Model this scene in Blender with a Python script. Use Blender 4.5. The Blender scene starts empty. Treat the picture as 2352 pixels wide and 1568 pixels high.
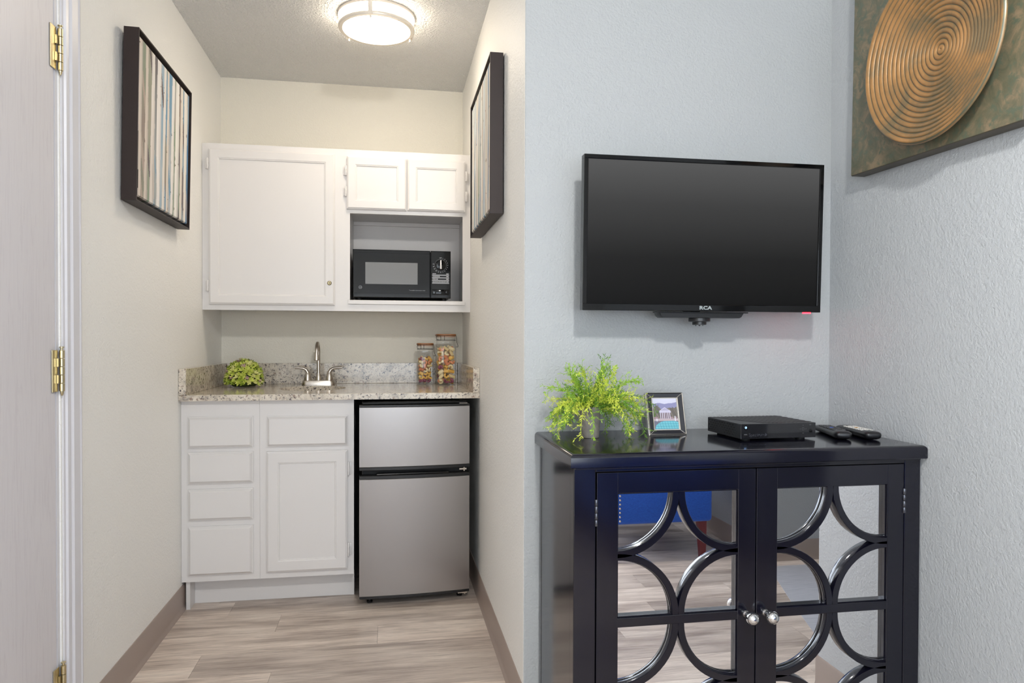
import bpy, bmesh, math, random
from mathutils import Vector, Matrix, Euler
import numpy as np
R = math.radians
random.seed(7)
C = bpy.context.scene.collection
sc = bpy.context.scene

# ------------------------------------------------------------------ camera
CAM_H = 1.1418
def _axes(yaw, pitch, roll):
    c, s = math.cos(yaw), math.sin(yaw)
    xc, d, z = Vector((c, -s, 0)), Vector((s, c, 0)), Vector((0, 0, 1))
    c, s = math.cos(pitch), math.sin(pitch)
    d2, z2 = d*c + z*s, d*-s + z*c
    c, s = math.cos(roll), math.sin(roll)
    return xc*c + z2*s, xc*-s + z2*c, d2
_r, _u, _f = _axes(.1713, -.0128, .0029)
cam = bpy.data.cameras.new('camera')
cam.sensor_width = 36; cam.lens = 1626.6/2352*36
cam.shift_y = 20.1/2352
cam.clip_start = .02
co = bpy.data.objects.new('camera', cam); C.objects.link(co)
m = Matrix((( _r.x, _u.x, -_f.x, 0), (_r.y, _u.y, -_f.y, 0), (_r.z, _u.z, -_f.z, CAM_H), (0, 0, 0, 1)))
co.matrix_world = m
sc.camera = co

# ------------------------------------------------------------------ world, light, exposure
w = bpy.data.worlds.new('world'); sc.world = w; w.use_nodes = True
w.node_tree.nodes['Background'].inputs[0].default_value = (.55, .70, .95, 1)
w.node_tree.nodes['Background'].inputs[1].default_value = .7
sc.view_settings.view_transform = 'Standard'; sc.view_settings.look = 'None'
sc.view_settings.gamma = 1; sc.view_settings.use_curve_mapping = False
sc.view_settings.exposure = 0.1
ALCOVE_LAMP = 18.5           # emission of the alcove ceiling lamp glass
ROOM_LAMP = 480.0             # emission of the lamp over the main room
ALCOVE_COL = (1.0, .87, .70)
ROOM_COL = (1.0, .992, .972)
WINDOW_W = 46.0
SIDE_FILL_W = 48.0
sc.cycles.diffuse_bounces = 5; sc.cycles.max_bounces = 8; sc.cycles.caustics_reflective = False; sc.cycles.caustics_refractive = False
sc.cycles.adaptive_threshold = .07
la = bpy.data.lights.new('window_daylight', 'AREA'); la.shape = 'RECTANGLE'
la.size = 2.2; la.size_y = 1.2; la.energy = WINDOW_W; la.color = (.84, .92, 1.0)
lo = bpy.data.objects.new('window_daylight', la); C.objects.link(lo)
lo.location = (.5, -2.62, 1.1)
lo.rotation_euler = (R(90), 0, 0)   # faces +Y, into the room
la = bpy.data.lights.new('side_fill_light', 'AREA'); la.shape = 'RECTANGLE'  # added fill light for the right wall, set in a made-up window
la.size = 1.2; la.size_y = 1.4; la.energy = SIDE_FILL_W; la.color = (.84, .92, 1.0)
lo = bpy.data.objects.new('side_fill_light', la); C.objects.link(lo)
lo.location = (-.885, -1.3, 1.5); lo.rotation_euler = (R(90), 0, R(-90))   # faces +X, into the room

# ------------------------------------------------------------------ helpers
def srgb(r, g, b):
    f = lambda c: (c/255)/12.92 if c/255 <= .04045 else ((c/255+.055)/1.055)**2.4
    return (f(r), f(g), f(b))

class MB:
    def __init__(s): s.bm = bmesh.new(); s.mi = 0
    def _tag(s, faces):
        for f in faces: f.material_index = s.mi
    def box(s, x0, x1, y0, y1, z0, z1, bev=0, seg=2):
        n0 = set(s.bm.faces)
        g = bmesh.ops.create_cube(s.bm, size=1)
        vs = g['verts']
        for v in vs:
            v.co = Vector((x0 + (v.co.x+.5)*(x1-x0), y0 + (v.co.y+.5)*(y1-y0), z0 + (v.co.z+.5)*(z1-z0)))
        if bev > 0:
            es = {e for v in vs for e in v.link_edges}
            bmesh.ops.bevel(s.bm, geom=list(es), offset=bev, segments=seg, affect='EDGES', profile=.5, clamp_overlap=True)
        if s.mi: s._tag([f for f in s.bm.faces if f not in n0])
        return s
    def loft(s, loops, cap0=True, cap1=True, closed=True):
        rows = [[s.bm.verts.new(p) for p in L] for L in loops]
        n = len(rows[0]); fs = []
        for a, b in zip(rows, rows[1:]):
            for i in range(n if closed else n-1):
                j = (i+1) % n
                fs.append(s.bm.faces.new((a[i], a[j], b[j], b[i])))
        if cap0: fs.append(s.bm.faces.new(rows[0][::-1]))
        if cap1: fs.append(s.bm.faces.new(rows[-1]))
        s._tag(fs); return s
    def lathe(s, prof, n=24, c=(0, 0, 0), M=None, cap0=True, cap1=True):
        loops = []
        for r, z in prof:
            L = [Vector((r*math.cos(2*math.pi*i/n), r*math.sin(2*math.pi*i/n), z)) for i in range(n)]
            if M: L = [M @ p for p in L]
            loops.append([p + Vector(c) for p in L])
        return s.loft(loops, cap0, cap1)
    def tube(s, pts, rad, n=8, cap=True, closed=False):
        pts = [Vector(p) for p in pts]; k = len(pts)
        rad = rad if isinstance(rad, (list, tuple)) else [rad]*k
        loops = []; prev = None
        for i, p in enumerate(pts):
            if closed: t = (pts[(i+1) % k] - pts[i-1])
            else: t = (pts[min(i+1, k-1)] - pts[max(i-1, 0)])
            t.normalize()
            if prev is None:
                a = Vector((0, 0, 1)) if abs(t.z) < .9 else Vector((1, 0, 0))
                x = t.cross(a).normalized()
            else:
                x = (prev - t*prev.dot(t)).normalized()
            prev = x; y = t.cross(x)
            loops.append([p + (x*math.cos(2*math.pi*j/n) + y*math.sin(2*math.pi*j/n))*rad[i] for j in range(n)])
        if closed:
            return s.loft(loops + [loops[0]], False, False)
        return s.loft(loops, cap, cap)
    def poly(s, pts):
        f = s.bm.faces.new([s.bm.verts.new(p) for p in pts]); s._tag([f]); return s
    def prism(s, pts2, a0, a1, ax='z'):
        def mk(p, h):
            return {'z': (p[0], p[1], h), 'y': (p[0], h, p[1]), 'x': (h, p[0], p[1])}[ax]
        return s.loft([[Vector(mk(p, a0)) for p in pts2], [Vector(mk(p, a1)) for p in pts2]])
    def mesh(s, name, mats, smooth=None):
        bmesh.ops.remove_doubles(s.bm, verts=s.bm.verts, dist=1e-6)
        bmesh.ops.recalc_face_normals(s.bm, faces=s.bm.faces)
        me = bpy.data.meshes.new(name); s.bm.to_mesh(me); s.bm.free()
        for m_ in (mats if isinstance(mats, (list, tuple)) else [mats]): me.materials.append(m_)
        if smooth is not None:
            me.polygons.foreach_set('use_smooth', [True]*len(me.polygons))
            me.set_sharp_from_angle(angle=R(smooth))
        return me

def link(name, me, parent=None):
    o = bpy.data.objects.new(name, me); C.objects.link(o); o.parent = parent; return o
def root_of(o):
    while o.parent: o = o.parent
    return o
def obj(name, mb, mats, parent=None, smooth=None, world=True, label=None):
    """one mesh object; world=True: vertices are given in room coordinates"""
    me = mb.mesh(name, mats, smooth)
    o = link(name, me, parent)
    if parent is not None and world:
        rt = root_of(parent)
        if rt.get('_m') is not None: me.transform(rt_inv(rt))
    if label: o['label'] = label
    return o
def rt_inv(rt):
    return (Matrix.Translation(rt.location) @ rt.rotation_euler.to_matrix().to_4x4()).inverted()
def thing(name, label, cat, loc=(0, 0, 0), rot=(0, 0, 0), group=None):
    o = bpy.data.objects.new(name, None); C.objects.link(o)
    o.empty_display_size = .05
    o.location = loc; o.rotation_euler = Euler(rot); o['label'] = label; o['category'] = cat; o['_m'] = 1
    if group: o['group'] = group
    return o
def tag(o, label, cat, group=None):
    o['label'] = label; o['category'] = cat
    if group: o['group'] = group
    return o
def struct(name, mb, mats, parent=None, smooth=None):
    o = obj(name, mb, mats, parent, smooth)
    if parent is None: o['kind'] = 'structure'
    return o
def text_mesh(s, size, mats, extrude=.0004, align='CENTER', shear=0, bold=0, font_scale=1):
    cu = bpy.data.curves.new('lettering', 'FONT'); cu.body = s; cu.size = size; cu.extrude = extrude
    cu.align_x = align; cu.align_y = 'CENTER'; cu.shear = shear; cu.offset = bold; cu.resolution_u = 3
    t = bpy.data.objects.new('lettering', cu); C.objects.link(t)
    dg = bpy.context.evaluated_depsgraph_get()
    me = bpy.data.meshes.new_from_object(t.evaluated_get(dg))
    bpy.data.objects.remove(t); bpy.data.curves.remove(cu)
    me.materials.clear(); me.materials.append(mats)
    return me

# ------------------------------------------------------------------ materials
class NT:
    def __init__(s, name):
        s.m = bpy.data.materials.new(name); s.m.use_nodes = True
        s.t = s.m.node_tree; s.b = s.t.nodes['Principled BSDF']; s.out = s.t.nodes['Material Output']
    def n(s, typ, **kw):
        nd = s.t.nodes.new('ShaderNode'+typ)
        for k, v in kw.items():
            if k.startswith('i_'):
                key = k[2:]; key = int(key) if key.isdigit() else key.replace('_', ' ')
                nd.inputs[key].default_value = v
            else: setattr(nd, k, v)
        return nd
    def l(s, a, b): s.t.links.new(a, b)
    def coord(s, scale=(1, 1, 1), kind='Object'):
        tc = s.n('TexCoord'); mp = s.n('Mapping'); mp.inputs['Scale'].default_value = scale
        s.l(tc.outputs[kind], mp.inputs[0]); return mp.outputs[0]
    def noise(s, vec, scale, detail=2, rough=.5, dist=0):
        nd = s.n('TexNoise'); nd.inputs['Scale'].default_value = scale; nd.inputs['Detail'].default_value = detail
        nd.inputs['Roughness'].default_value = rough; nd.inputs['Distortion'].default_value = dist
        s.l(vec, nd.inputs['Vector']); return nd.outputs['Fac']
    def ramp(s, fac, stops, interp='LINEAR'):
        nd = s.n('ValToRGB'); cr = nd.color_ramp; cr.interpolation = interp
        while len(cr.elements) < len(stops): cr.elements.new(.5)
        for e, (p, c) in zip(cr.elements, stops):
            e.position = p; e.color = (*c, 1) if len(c) == 3 else c
        s.l(fac, nd.inputs[0]); return nd.outputs[0]
    def mix(s, fac, a, b, typ='MIX'):
        nd = s.n('Mix'); nd.data_type = 'RGBA'; nd.blend_type = typ
        for sock, v in ((nd.inputs[0], fac), (nd.inputs[6], a), (nd.inputs[7], b)):
            if hasattr(v, 'is_output') and v.is_output: s.l(v, sock)
            else: sock.default_value = v if not isinstance(v, tuple) or len(v) == 4 else (*v, 1)
        return nd.outputs[2]
    def bump(s, h, strength=.3, dist=.003, normal=None):
        nd = s.n('Bump'); nd.inputs['Strength'].default_value = strength; nd.inputs['Distance'].default_value = dist
        s.l(h, nd.inputs['Height'])
        if normal: s.l(normal, nd.inputs['Normal'])
        s.l(nd.outputs[0], s.b.inputs['Normal']); return nd.outputs[0]
    def set(s, **kw):
        for k, v in kw.items(): s.b.inputs[k.replace('_', ' ')].default_value = v if not (isinstance(v, tuple) and len(v) == 3) else (*v, 1)
        return s
def pm(name, col, rough=.5, metal=0, spec=.5, coat=0, bump=None, emit=None, es=1):
    n = NT(name); n.set(Base_Color=col, Roughness=rough, Metallic=metal, Specular_IOR_Level=spec, Coat_Weight=coat, Coat_Roughness=.08)
    if bump: n.bump(n.noise(n.coord(), bump[0], 2), bump[1], bump[2])
    if emit: n.set(Emission_Color=emit, Emission_Strength=es)
    return n.m

def wall_mat(name, col, scale=150, st=.5, dist=.0045):
    n = NT(name); n.set(Base_Color=col, Roughness=.48, Specular_IOR_Level=.35)
    v = n.coord()
    h = n.n('Math', operation='MULTIPLY_ADD'); h.inputs[1].default_value = .5
    n.l(n.noise(v, scale*.45, 2), h.inputs[0]); n.l(n.noise(v, scale, 3, .55), h.inputs[2])
    n.bump(h.outputs[0], st, dist); return n.m
M_wall = wall_mat('wall_paint_lit', srgb(240, 239, 235))  # brighter copy of the one wall paint, alcove light put into its colour
M_wall_tv = wall_mat('wall_paint_cool_light', srgb(174, 177, 178))  # same wall paint, darker and cooler; the light balance is in the colour
M_wall_r = wall_mat('wall_paint_pale_light', srgb(187, 190, 192))  # right-wall copy of that paint, its tone also evening out the light
M_wall_bk = wall_mat('wall_paint_warm_light', srgb(226, 221, 208))  # back-wall copy of that paint with the lamp's warm light painted in
def ceil_mat():
    n = NT('popcorn_ceiling'); n.set(Base_Color=srgb(243, 243, 242), Roughness=.55, Specular_IOR_Level=.3)
    v = n.coord()
    a = n.noise(v, 105, 3, .6, .2)
    r = n.ramp(a, [(.40, (0, 0, 0)), (.62, (1, 1, 1))])
    n.bump(r, .85, .008); return n.m
M_ceil = ceil_mat()
M_white = pm('white_cabinet_paint', srgb(220, 217, 215), .33, bump=(45, .03, .002))
M_white_in = pm('white_cabinet_interior', srgb(236, 231, 227), .5)
M_trim = pm('white_trim_paint', srgb(214, 213, 217), .35)
def door_mat():
    n = NT('painted_door_wood'); n.set(Base_Color=srgb(222, 219, 222), Roughness=.42)
    v = n.coord((1, 1, .06))
    a = n.noise(v, 60, 5, .7, 2.2)
    r = n.ramp(a, [(.36, (0, 0, 0)), (.50, (1, 1, 1))])
    n.bump(r, .09, .0010)
    n.l(n.mix(r, srgb(209, 205, 209), srgb(216, 213, 216)), n.b.inputs['Base Color']); return n.m
M_door = door_mat()
M_brass = pm('brass', srgb(208, 194, 156), .28, 1)
M_brass_dk = pm('brass_dark', srgb(70, 48, 40), .5, .6)
M_base = pm('taupe_vinyl_base', srgb(158, 143, 134), .42)
def granite():
    n = NT('speckled_granite'); n.set(Roughness=.12, Specular_IOR_Level=.55)
    v = n.coord()
    base = n.ramp(n.noise(v, 36, 4, .6, .3), [(.30, srgb(158, 149, 140)), (.48, srgb(206, 196, 180)), (.7, srgb(221, 212, 198))])
    br = n.ramp(n.noise(v, 70, 3, .6, .5), [(.58, (0, 0, 0)), (.66, (1, 1, 1))])
    c1 = n.mix(br, base, srgb(158, 138, 124))
    tc = n.n('TexCoord'); mp = n.n('Mapping'); mp.inputs['Location'].default_value = (3.1, 1.7, .4); n.l(tc.outputs['Object'], mp.inputs[0])
    dk = n.ramp(n.noise(mp.outputs[0], 105, 4, .62, .8), [(.565, (0, 0, 0)), (.61, (1, 1, 1))])
    patch = n.ramp(n.noise(mp.outputs[0], 15, 2), [(.30, (.3, .3, .3)), (.5, (1, 1, 1))])
    f = n.n('Math', operation='MULTIPLY'); n.l(dk, f.inputs[0]); n.l(patch, f.inputs[1])
    c2 = n.mix(f.outputs[0], c1, srgb(66, 60, 66))
    n.l(c2, n.b.inputs['Base Color']); return n.m
M_granite = granite()
def steel(name, col, rough, stretch=(1.2, 60, 60)):
    n = NT(name); n.set(Base_Color=col, Roughness=rough, Metallic=1, Anisotropic=.5)
    h = n.noise(n.coord(stretch), 14, 3, .6); n.bump(h, .04, .001); return n.m
M_steel = steel('brushed_stainless', srgb(166, 162, 160), .36, (1, 1, 80))
M_nickel = pm('brushed_nickel', srgb(196, 188, 178), .27, 1)
M_chrome = pm('chrome', srgb(225, 225, 225), .06, 1)
M_black = pm('black_plastic', srgb(17, 17, 19), .32)
M_gloss = pm('gloss_black_plastic', srgb(9, 9, 10), .07, spec=.3)
M_matte = pm('matte_black', srgb(14, 14, 15), .65)
M_console = pm('black_lacquer', srgb(13, 13, 25), .15, spec=.5, coat=.15)  # navy tint put into the black imitates the blue chair's reflection
M_mirror = pm('mirror_glass', (.9, .9, .92), .01, 1)
M_silver = pm('silver_metal', srgb(214, 208, 200), .18, 1)
def thin_glass(name, tint=(1, 1, 1), rough=.0, boost=1.0):
    n = NT(name); n.t.nodes.remove(n.b)
    tr = n.n('BsdfTransparent'); tr.inputs[0].default_value = (*tint, 1)
    gl = n.n('BsdfGlossy'); gl.inputs['Roughness'].default_value = .03
    lw = n.n('LayerWeight'); lw.inputs['Blend'].default_value = .5
    pw = n.n('Math', operation='POWER'); pw.inputs[1].default_value = 2.6; n.l(lw.outputs['Facing'], pw.inputs[0])
    fr = n.n('Math', operation='MULTIPLY_ADD'); fr.inputs[1].default_value = .75; fr.inputs[2].default_value = .035; n.l(pw.outputs[0], fr.inputs[0])
    mx = n.n('MixShader'); n.l(fr.outputs[0], mx.inputs[0]); n.l(tr.outputs[0], mx.inputs[1]); n.l(gl.outputs[0], mx.inputs[2])
    n.l(mx.outputs[0], n.out.inputs[0]); return n.m
M_glass = thin_glass('jar_glass', (.985, .99, .99))
M_pane = thin_glass('window_glass')
def plank_mat():
    n = NT('grey_oak_plank'); n.set(Roughness=.38, Specular_IOR_Level=.4)
    oi = n.n('ObjectInfo')
    tc = n.n('TexCoord'); mp = n.n('Mapping'); mp.inputs['Scale'].default_value = (1.6, 22, 1)
    add = n.n('VectorMath', operation='ADD'); cmb = n.n('CombineXYZ')
    mu = n.n('Math', operation='MULTIPLY'); mu.inputs[1].default_value = 37.0
    n.l(oi.outputs['Random'], mu.inputs[0]); n.l(mu.outputs[0], cmb.inputs[0]); n.l(mu.outputs[0], cmb.inputs[2])
    n.l(tc.outputs['Object'], add.inputs[0]); n.l(cmb.outputs[0], add.inputs[1]); n.l(add.outputs[0], mp.inputs[0])
    g = n.noise(mp.outputs[0], 2.4, 6, .68, .8)
    mp2 = n.n('Mapping'); mp2.inputs['Scale'].default_value = (.9, 5, 1); n.l(add.outputs[0], mp2.inputs[0])
    g2 = n.noise(mp2.outputs[0], 2.2, 3, .5, .5)
    mp3 = n.n('Mapping'); mp3.inputs['Scale'].default_value = (5, 160, 1); n.l(add.outputs[0], mp3.inputs[0])
    g3 = n.ramp(n.noise(mp3.outputs[0], 2.0, 3, .6), [(.54, (0, 0, 0)), (.68, (1, 1, 1))])
    dark = n.ramp(g, [(.30, srgb(126, 111, 101)), (.5, srgb(190, 176, 164)), (.68, srgb(222, 209, 197))])
    lite = n.ramp(g2, [(.32, srgb(140, 125, 115)), (.52, srgb(206, 192, 180)), (.70, srgb(230, 219, 207))])
    c = n.mix(.5, dark, lite)
    tone = n.ramp(oi.outputs['Random'], [(0, (.78, .77, .77)), (.5, (1.06, 1.06, 1.06)), (1, (1.26, 1.26, 1.26))])
    c = n.mix(1, c, tone, 'MULTIPLY')
    c = n.mix(g3, c, n.mix(.5, c, srgb(112, 98, 90)))
    n.l(c, n.b.inputs['Base Color']); n.bump(g, .06, .001); return n.m
M_plank = plank_mat()

# ------------------------------------------------------------------ room shell
XL, XR, XRR = -.8626, .3959, 1.3971
YB, YT, ZC = 3.8918, 2.0755, 2.5053
Y0 = -2.6
floor = struct('floor', MB().box(-1.0, 3.1, Y0-.1, YB+.1, -.08, -.006), pm('subfloor', srgb(90, 82, 76), .8))
# planks: rows 0.176 deep, running along X; each plank an object of its own
def rows():
    y = 2.880; out = []
    k = 0
    while y + .176*k < YB: k += 1
    for i in range(-32, k):
        out.append(2.880 + .176*i)
    return out
JO = {0: -.442, -1: -.045, 1: -.66, -2: .55, -3: -.40, -4: .12, -5: -.25}
for ri, y in enumerate(rows()):
    i = ri - 32
    y1 = min(y + .176, YB)
    if y1 <= Y0: continue
    y0 = max(y, Y0)
    xmin, xmax = XL, (XR if y0 > 2.05 else (XRR if y0 > 1.24 else 3.0))
    j = JO.get(i, random.uniform(-.8, .4))
    cuts = sorted({xmin, xmax} | {c for c in [j + 1.22*k for k in range(-3, 5)] if xmin + .05 < c < xmax - .05})
    for a, b in zip(cuts, cuts[1:]):
        mb = MB().box(a+.0004 - (a+b)/2, b-.0004 - (a+b)/2, -(y1-y0)/2+.0004, (y1-y0)/2-.0004, -.0055, 0)
        o = obj('plank', mb, M_plank, floor, world=False)
        o.location = ((a+b)/2, (y0+y1)/2, 0)
# pale sheet flooring by the far closet wall (seen in the mirrored doors)
mb = MB().prism([(1.90, .06), (1.83, .258), (1.741, .521), (1.636, .864), (1.60, 1.20), (2.98, 1.20), (2.98, .06)], -.001, .003)
def vinyl():
    n = NT('pale_woven_vinyl'); n.set(Roughness=.5)
    c = n.ramp(n.noise(n.coord((3, 90, 1)), 3, 4, .6), [(.3, srgb(150, 152, 160)), (.7, srgb(186, 187, 192))]); n.l(c, n.b.inputs['Base Color']); return n.m
obj('sheet_flooring', mb, vinyl(), floor, label='pale grey woven sheet flooring')
struct('ceiling', MB().box(-1.0, 3.1, Y0-.1, YB+.1, ZC, ZC+.1), M_ceil)
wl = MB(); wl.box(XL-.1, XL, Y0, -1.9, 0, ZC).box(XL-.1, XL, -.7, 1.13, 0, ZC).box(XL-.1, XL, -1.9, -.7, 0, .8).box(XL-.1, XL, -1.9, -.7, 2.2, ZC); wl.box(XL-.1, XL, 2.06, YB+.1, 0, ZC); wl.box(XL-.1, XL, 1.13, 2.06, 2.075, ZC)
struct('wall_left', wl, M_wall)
struct('wall_back', MB().box(XL, XR, YB, YB+.1, 0, ZC), M_wall_bk)
r_ = .005
cor = [(XR+r_-r_*math.cos(a), YT+r_-r_*math.sin(a)) for a in [R(90*i/5) for i in range(6)]]
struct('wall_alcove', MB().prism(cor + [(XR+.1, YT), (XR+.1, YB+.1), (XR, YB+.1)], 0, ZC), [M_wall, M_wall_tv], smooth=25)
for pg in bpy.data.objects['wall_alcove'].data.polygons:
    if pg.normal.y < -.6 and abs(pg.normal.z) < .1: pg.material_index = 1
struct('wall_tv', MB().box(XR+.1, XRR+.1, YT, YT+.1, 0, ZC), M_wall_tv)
cor2 = [(XRR+r_-r_*math.cos(a), 1.24+r_-r_*math.sin(a)) for a in [R(90*i/5) for i in range(6)]]
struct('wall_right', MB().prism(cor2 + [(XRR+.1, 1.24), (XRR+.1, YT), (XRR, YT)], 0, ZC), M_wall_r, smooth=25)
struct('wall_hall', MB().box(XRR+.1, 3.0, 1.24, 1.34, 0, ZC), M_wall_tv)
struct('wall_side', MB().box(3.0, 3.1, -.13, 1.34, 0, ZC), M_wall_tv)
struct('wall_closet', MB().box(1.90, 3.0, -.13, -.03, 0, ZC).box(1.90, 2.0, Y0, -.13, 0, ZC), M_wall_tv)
wb = MB(); wb.box(XL-.1, -.6, Y0-.1, Y0, 0, ZC); wb.box(1.6, 2.0, Y0-.1, Y0, 0, ZC); wb.box(-.6, 1.6, Y0-.1, Y0, 0, .5); wb.box(-.6, 1.6, Y0-.1, Y0, 1.7, ZC)
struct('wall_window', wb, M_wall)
win = MB()
for a in ((-.6, -.55), (.48, .52), (1.55, 1.6)): win.box(a[0], a[1], Y0-.09, Y0-.03, .5, 1.7)
for a in ((.5, .55), (1.65, 1.7)): win.box(-.55, .48, Y0-.09, Y0-.03, a[0], a[1]).box(.52, 1.55, Y0-.09, Y0-.03, a[0], a[1])
wf = struct('window_1', win, M_trim)
obj('pane', MB().box(-.55, .48, Y0-.065, Y0-.061, .55, 1.65), M_pane, wf); obj('pane', MB().box(.52, 1.55, Y0-.065, Y0-.061, .55, 1.65), M_pane, wf)
wn2 = MB()
for a in ((-1.9, -1.85), (-1.32, -1.28), (-.75, -.7)): wn2.box(XL-.09, XL-.03, a[0], a[1], .8, 2.2)
for a in ((.8, .85), (2.15, 2.2)): wn2.box(XL-.09, XL-.03, -1.85, -1.32, a[0], a[1]).box(XL-.09, XL-.03, -1.28, -.75, a[0], a[1])
wf2 = struct('fill_window', wn2, M_trim)  # made-up frame around the added side fill light
obj('pane', MB().box(XL-.065, XL-.061, -1.85, -1.32, .85, 2.15), M_pane, wf2); obj('pane', MB().box(XL-.065, XL-.061, -1.28, -.75, .85, 2.15), M_pane, wf2)
# vinyl cove baseboards
def cove(name, p0, p1, nrm):
    """profile extruded from p0 to p1 along the wall; nrm points into the room"""
    prof = [(0, 0), (.013, 0), (.0125, .003), (.008, .010), (.005, .022), (.0045, .100), (.002, .1065), (0, .1070)]
    p0, p1, nv = Vector((*p0, 0)), Vector((*p1, 0)), Vector((*nrm, 0))
    mb = MB().loft([[p + nv*d + Vector((0, 0, z)) for d, z in prof] for p in (p0, p1)])
    return struct(name, mb, M_base, smooth=40)
cove('baseboard_left', (XL, 2.158), (XL, 3.30), (1, 0))
cove('baseboard_alcove', (XR, YT-.004), (XR, 3.85), (-1, 0))
cove('baseboard_tv', (XR-.0045, YT), (XRR, YT), (0, -1))
cove('baseboard_right', (XRR, 1.236), (XRR, YT-.013), (-1, 0))
cove('baseboard_hall', (XRR-.0045, 1.24), (3.0, 1.24), (0, -1))
cove('baseboard_closet', (1.90, -.03), (3.0, -.03), (0, 1))
cove('baseboard_front', (XL, Y0), (1.9, Y0), (0, 1))
cove('baseboard_closet_side', (1.90, -.03), (1.90, Y0+.013), (-1, 0))

# door in the left wall: slab, hinges, casing
dr = MB().box(XL-.041, XL-.004, 1.15, 2.040, .012, 2.045, .002)
door = struct('door_1', dr, M_door)
for z0, z1 in ((1.851, 1.962), (1.005, 1.115), (.155, .275)):
    h = MB(); yk, xk = 2.0545, XL+.006
    n_ = 5; dz = (z1-z0)/n_
    for k in range(n_):
        h.lathe([(.0062, z0+dz*k+.0006), (.0068, z0+dz*k+.0012), (.0068, z0+dz*(k+1)-.0012), (.0062, z0+dz*(k+1)-.0006)], 14, (xk, yk, 0))
    h.lathe([(.003, z1), (.003, z1+.005), (.0062, z1+.006), (.0062, z1+.0085), (.003, z1+.0095)], 12, (xk, yk, 0))
    h.lathe([(.002, z0-.011), (.0045, z0-.004), (.0045, z0)], 10, (xk, yk, 0))
    hg = obj('hinge', h, M_brass, door, 40)
    lf = MB(); lf.box(XL-.003, XL-.0005, 2.016, 2.047, z0, z1, .0006)
    for k in (1, 3): lf.box(XL+.0002, XL+.0042, 2.0375, 2.0425, z0+dz*k, z0+dz*(k+1))
    obj('hinge_leaf', lf, M_brass, hg)
cs = MB()
def casing_profile(y): # y offset from the opening -> proud of wall
    pr = [(-.012, -.03), (-.012, .002), (-.010, .004), (-.001, .004), (.002, .0095), (.014, .011), (.017, .0085), (.022, .0085), (.027, .0145), (.058, .0165), (.062, .0135), (.066, .0135), (.070, .0165), (.0765, .0155), (.0775, 0)]
    return pr
pr = casing_profile(0)
cs.loft([[Vector((XL+d, 2.079+y, z)) for y, d in pr] + [Vector((XL-.0, 2.07, z))] for z in (0, 2.15)])
cs.box(XL-.09, XL-.004, 2.046, 2.0685, 0, 2.06)
cs.box(XL+.0, XL+.015, 1.055, 2.079, 2.060, 2.15); cs.box(XL, XL+.015, 1.055, 1.13, 0, 2.060)
cs.box(XL-.09, XL+.003, 1.13, 1.148, 0, 2.06)
struct('trim_1', cs, M_trim, smooth=35)

# ------------------------------------------------------------------ kitchenette cabinets
def front(x0, x1, z0, z1, yb, yf, steps):
    """overlay front facing -Y: nested rectangles, steps = (inset, depth behind yf)"""
    loops = [[(x0, yb, z0), (x1, yb, z0), (x1, yb, z1), (x0, yb, z1)]]
    for i, d in steps:
        loops.append([(x0+i, yf+d, z0+i), (x1-i, yf+d, z0+i), (x1-i, yf+d, z1-i), (x0+i, yf+d, z1-i)])
    mb = MB(); mb.loft([[Vector(p) for p in L] for L in loops]); return mb
RAIL = lambda s, d=.0065: [(0, .006), (.004, .0045), (.004, .0025), (.008, 0), (s, 0), (s+.003, .002), (s+.0055, .002), (s+.0075, d)]
SLAB = [(0, .011), (.003, .0105), (.003, .009), (.012, 0)]
def cab_hinge(parent, x, z0, z1, yf, side):
    h = MB(); h.lathe([(.0035, z0), (.0046, z0+.002), (.0046, z1-.002), (.0035, z1)], 10, (x, yf+.006, 0))
    for k in (.33, .66): h.lathe([(.0053, z0+(z1-z0)*k-.003), (.0053, z0+(z1-z0)*k+.003)], 10, (x, yf+.006, 0))
    h.box(min(x, x+side*.012), max(x, x+side*.012), yf+.014, yf+.018, z0+.003, z1-.003, .001)
    return obj('hinge', h, M_white, parent, 40)

YU = 3.5087; ZU0, ZU1 = 1.2848, 2.0626
uc = thing('wall_cabinet', 'white painted wall cabinet with three panel doors and an open microwave niche', 'cabinet', (-.2333, YB, ZU0))
g = .0008
cb = MB()
cb.box(XL+g, XL+.02, YU+.019, YB-g, ZU0+.012, ZU1-.001); cb.box(XR-.02, XR-g, YU+.019, YB-g, ZU0+.012, ZU1-.001)
cb.box(-.2085, -.1895, YU+.019, YB-.008, ZU0+.03, ZU1-.02)
cb.box(XL+.02, XR-.02, YU+.019, YB-g, ZU1-.02, ZU1-.001); cb.box(XL+.02, XR-.02, YU+.019, YB-.0065, ZU0+.012, ZU0+.03)
cb.box(-.1895, XR-.02, YU+.019, YB-.0065, 1.778, 1.794)
obj('carcass', cb, M_white, uc)
obj('back_panel', MB().box(XL+.02, XR-.02, YB-.0062, YB-g, ZU0+.03, ZU1-.02), M_white_in, uc)
ff = MB()
ff.box(XL+g, -.8405, YU+.002, YU+.021, ZU0, ZU1-.001)                                  # scribe strip
ff.box(-.8400, -.790, YU, YU+.019, ZU0, ZU1); ff.box(-.290, -.1885, YU, YU+.019, ZU0, ZU1); ff.box(.3568, XR-g, YU, YU+.019, ZU0, ZU1)
ff.box(-.790, -.290, YU, YU+.019, ZU1-.045, ZU1); ff.box(-.790, -.290, YU, YU+.019, ZU0, ZU0+.05)
ff.box(-.1885, .3568, YU, YU+.019, ZU1-.045, ZU1); ff.box(-.1885, .3568, YU, YU+.019, 1.757, 1.80); ff.box(-.1885, .3568, YU, YU+.019, ZU0, 1.318)
ff.box(.068, .100, YU, YU+.019, 1.80, ZU1-.045)
obj('face_frame', ff, M_white, uc)
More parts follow.
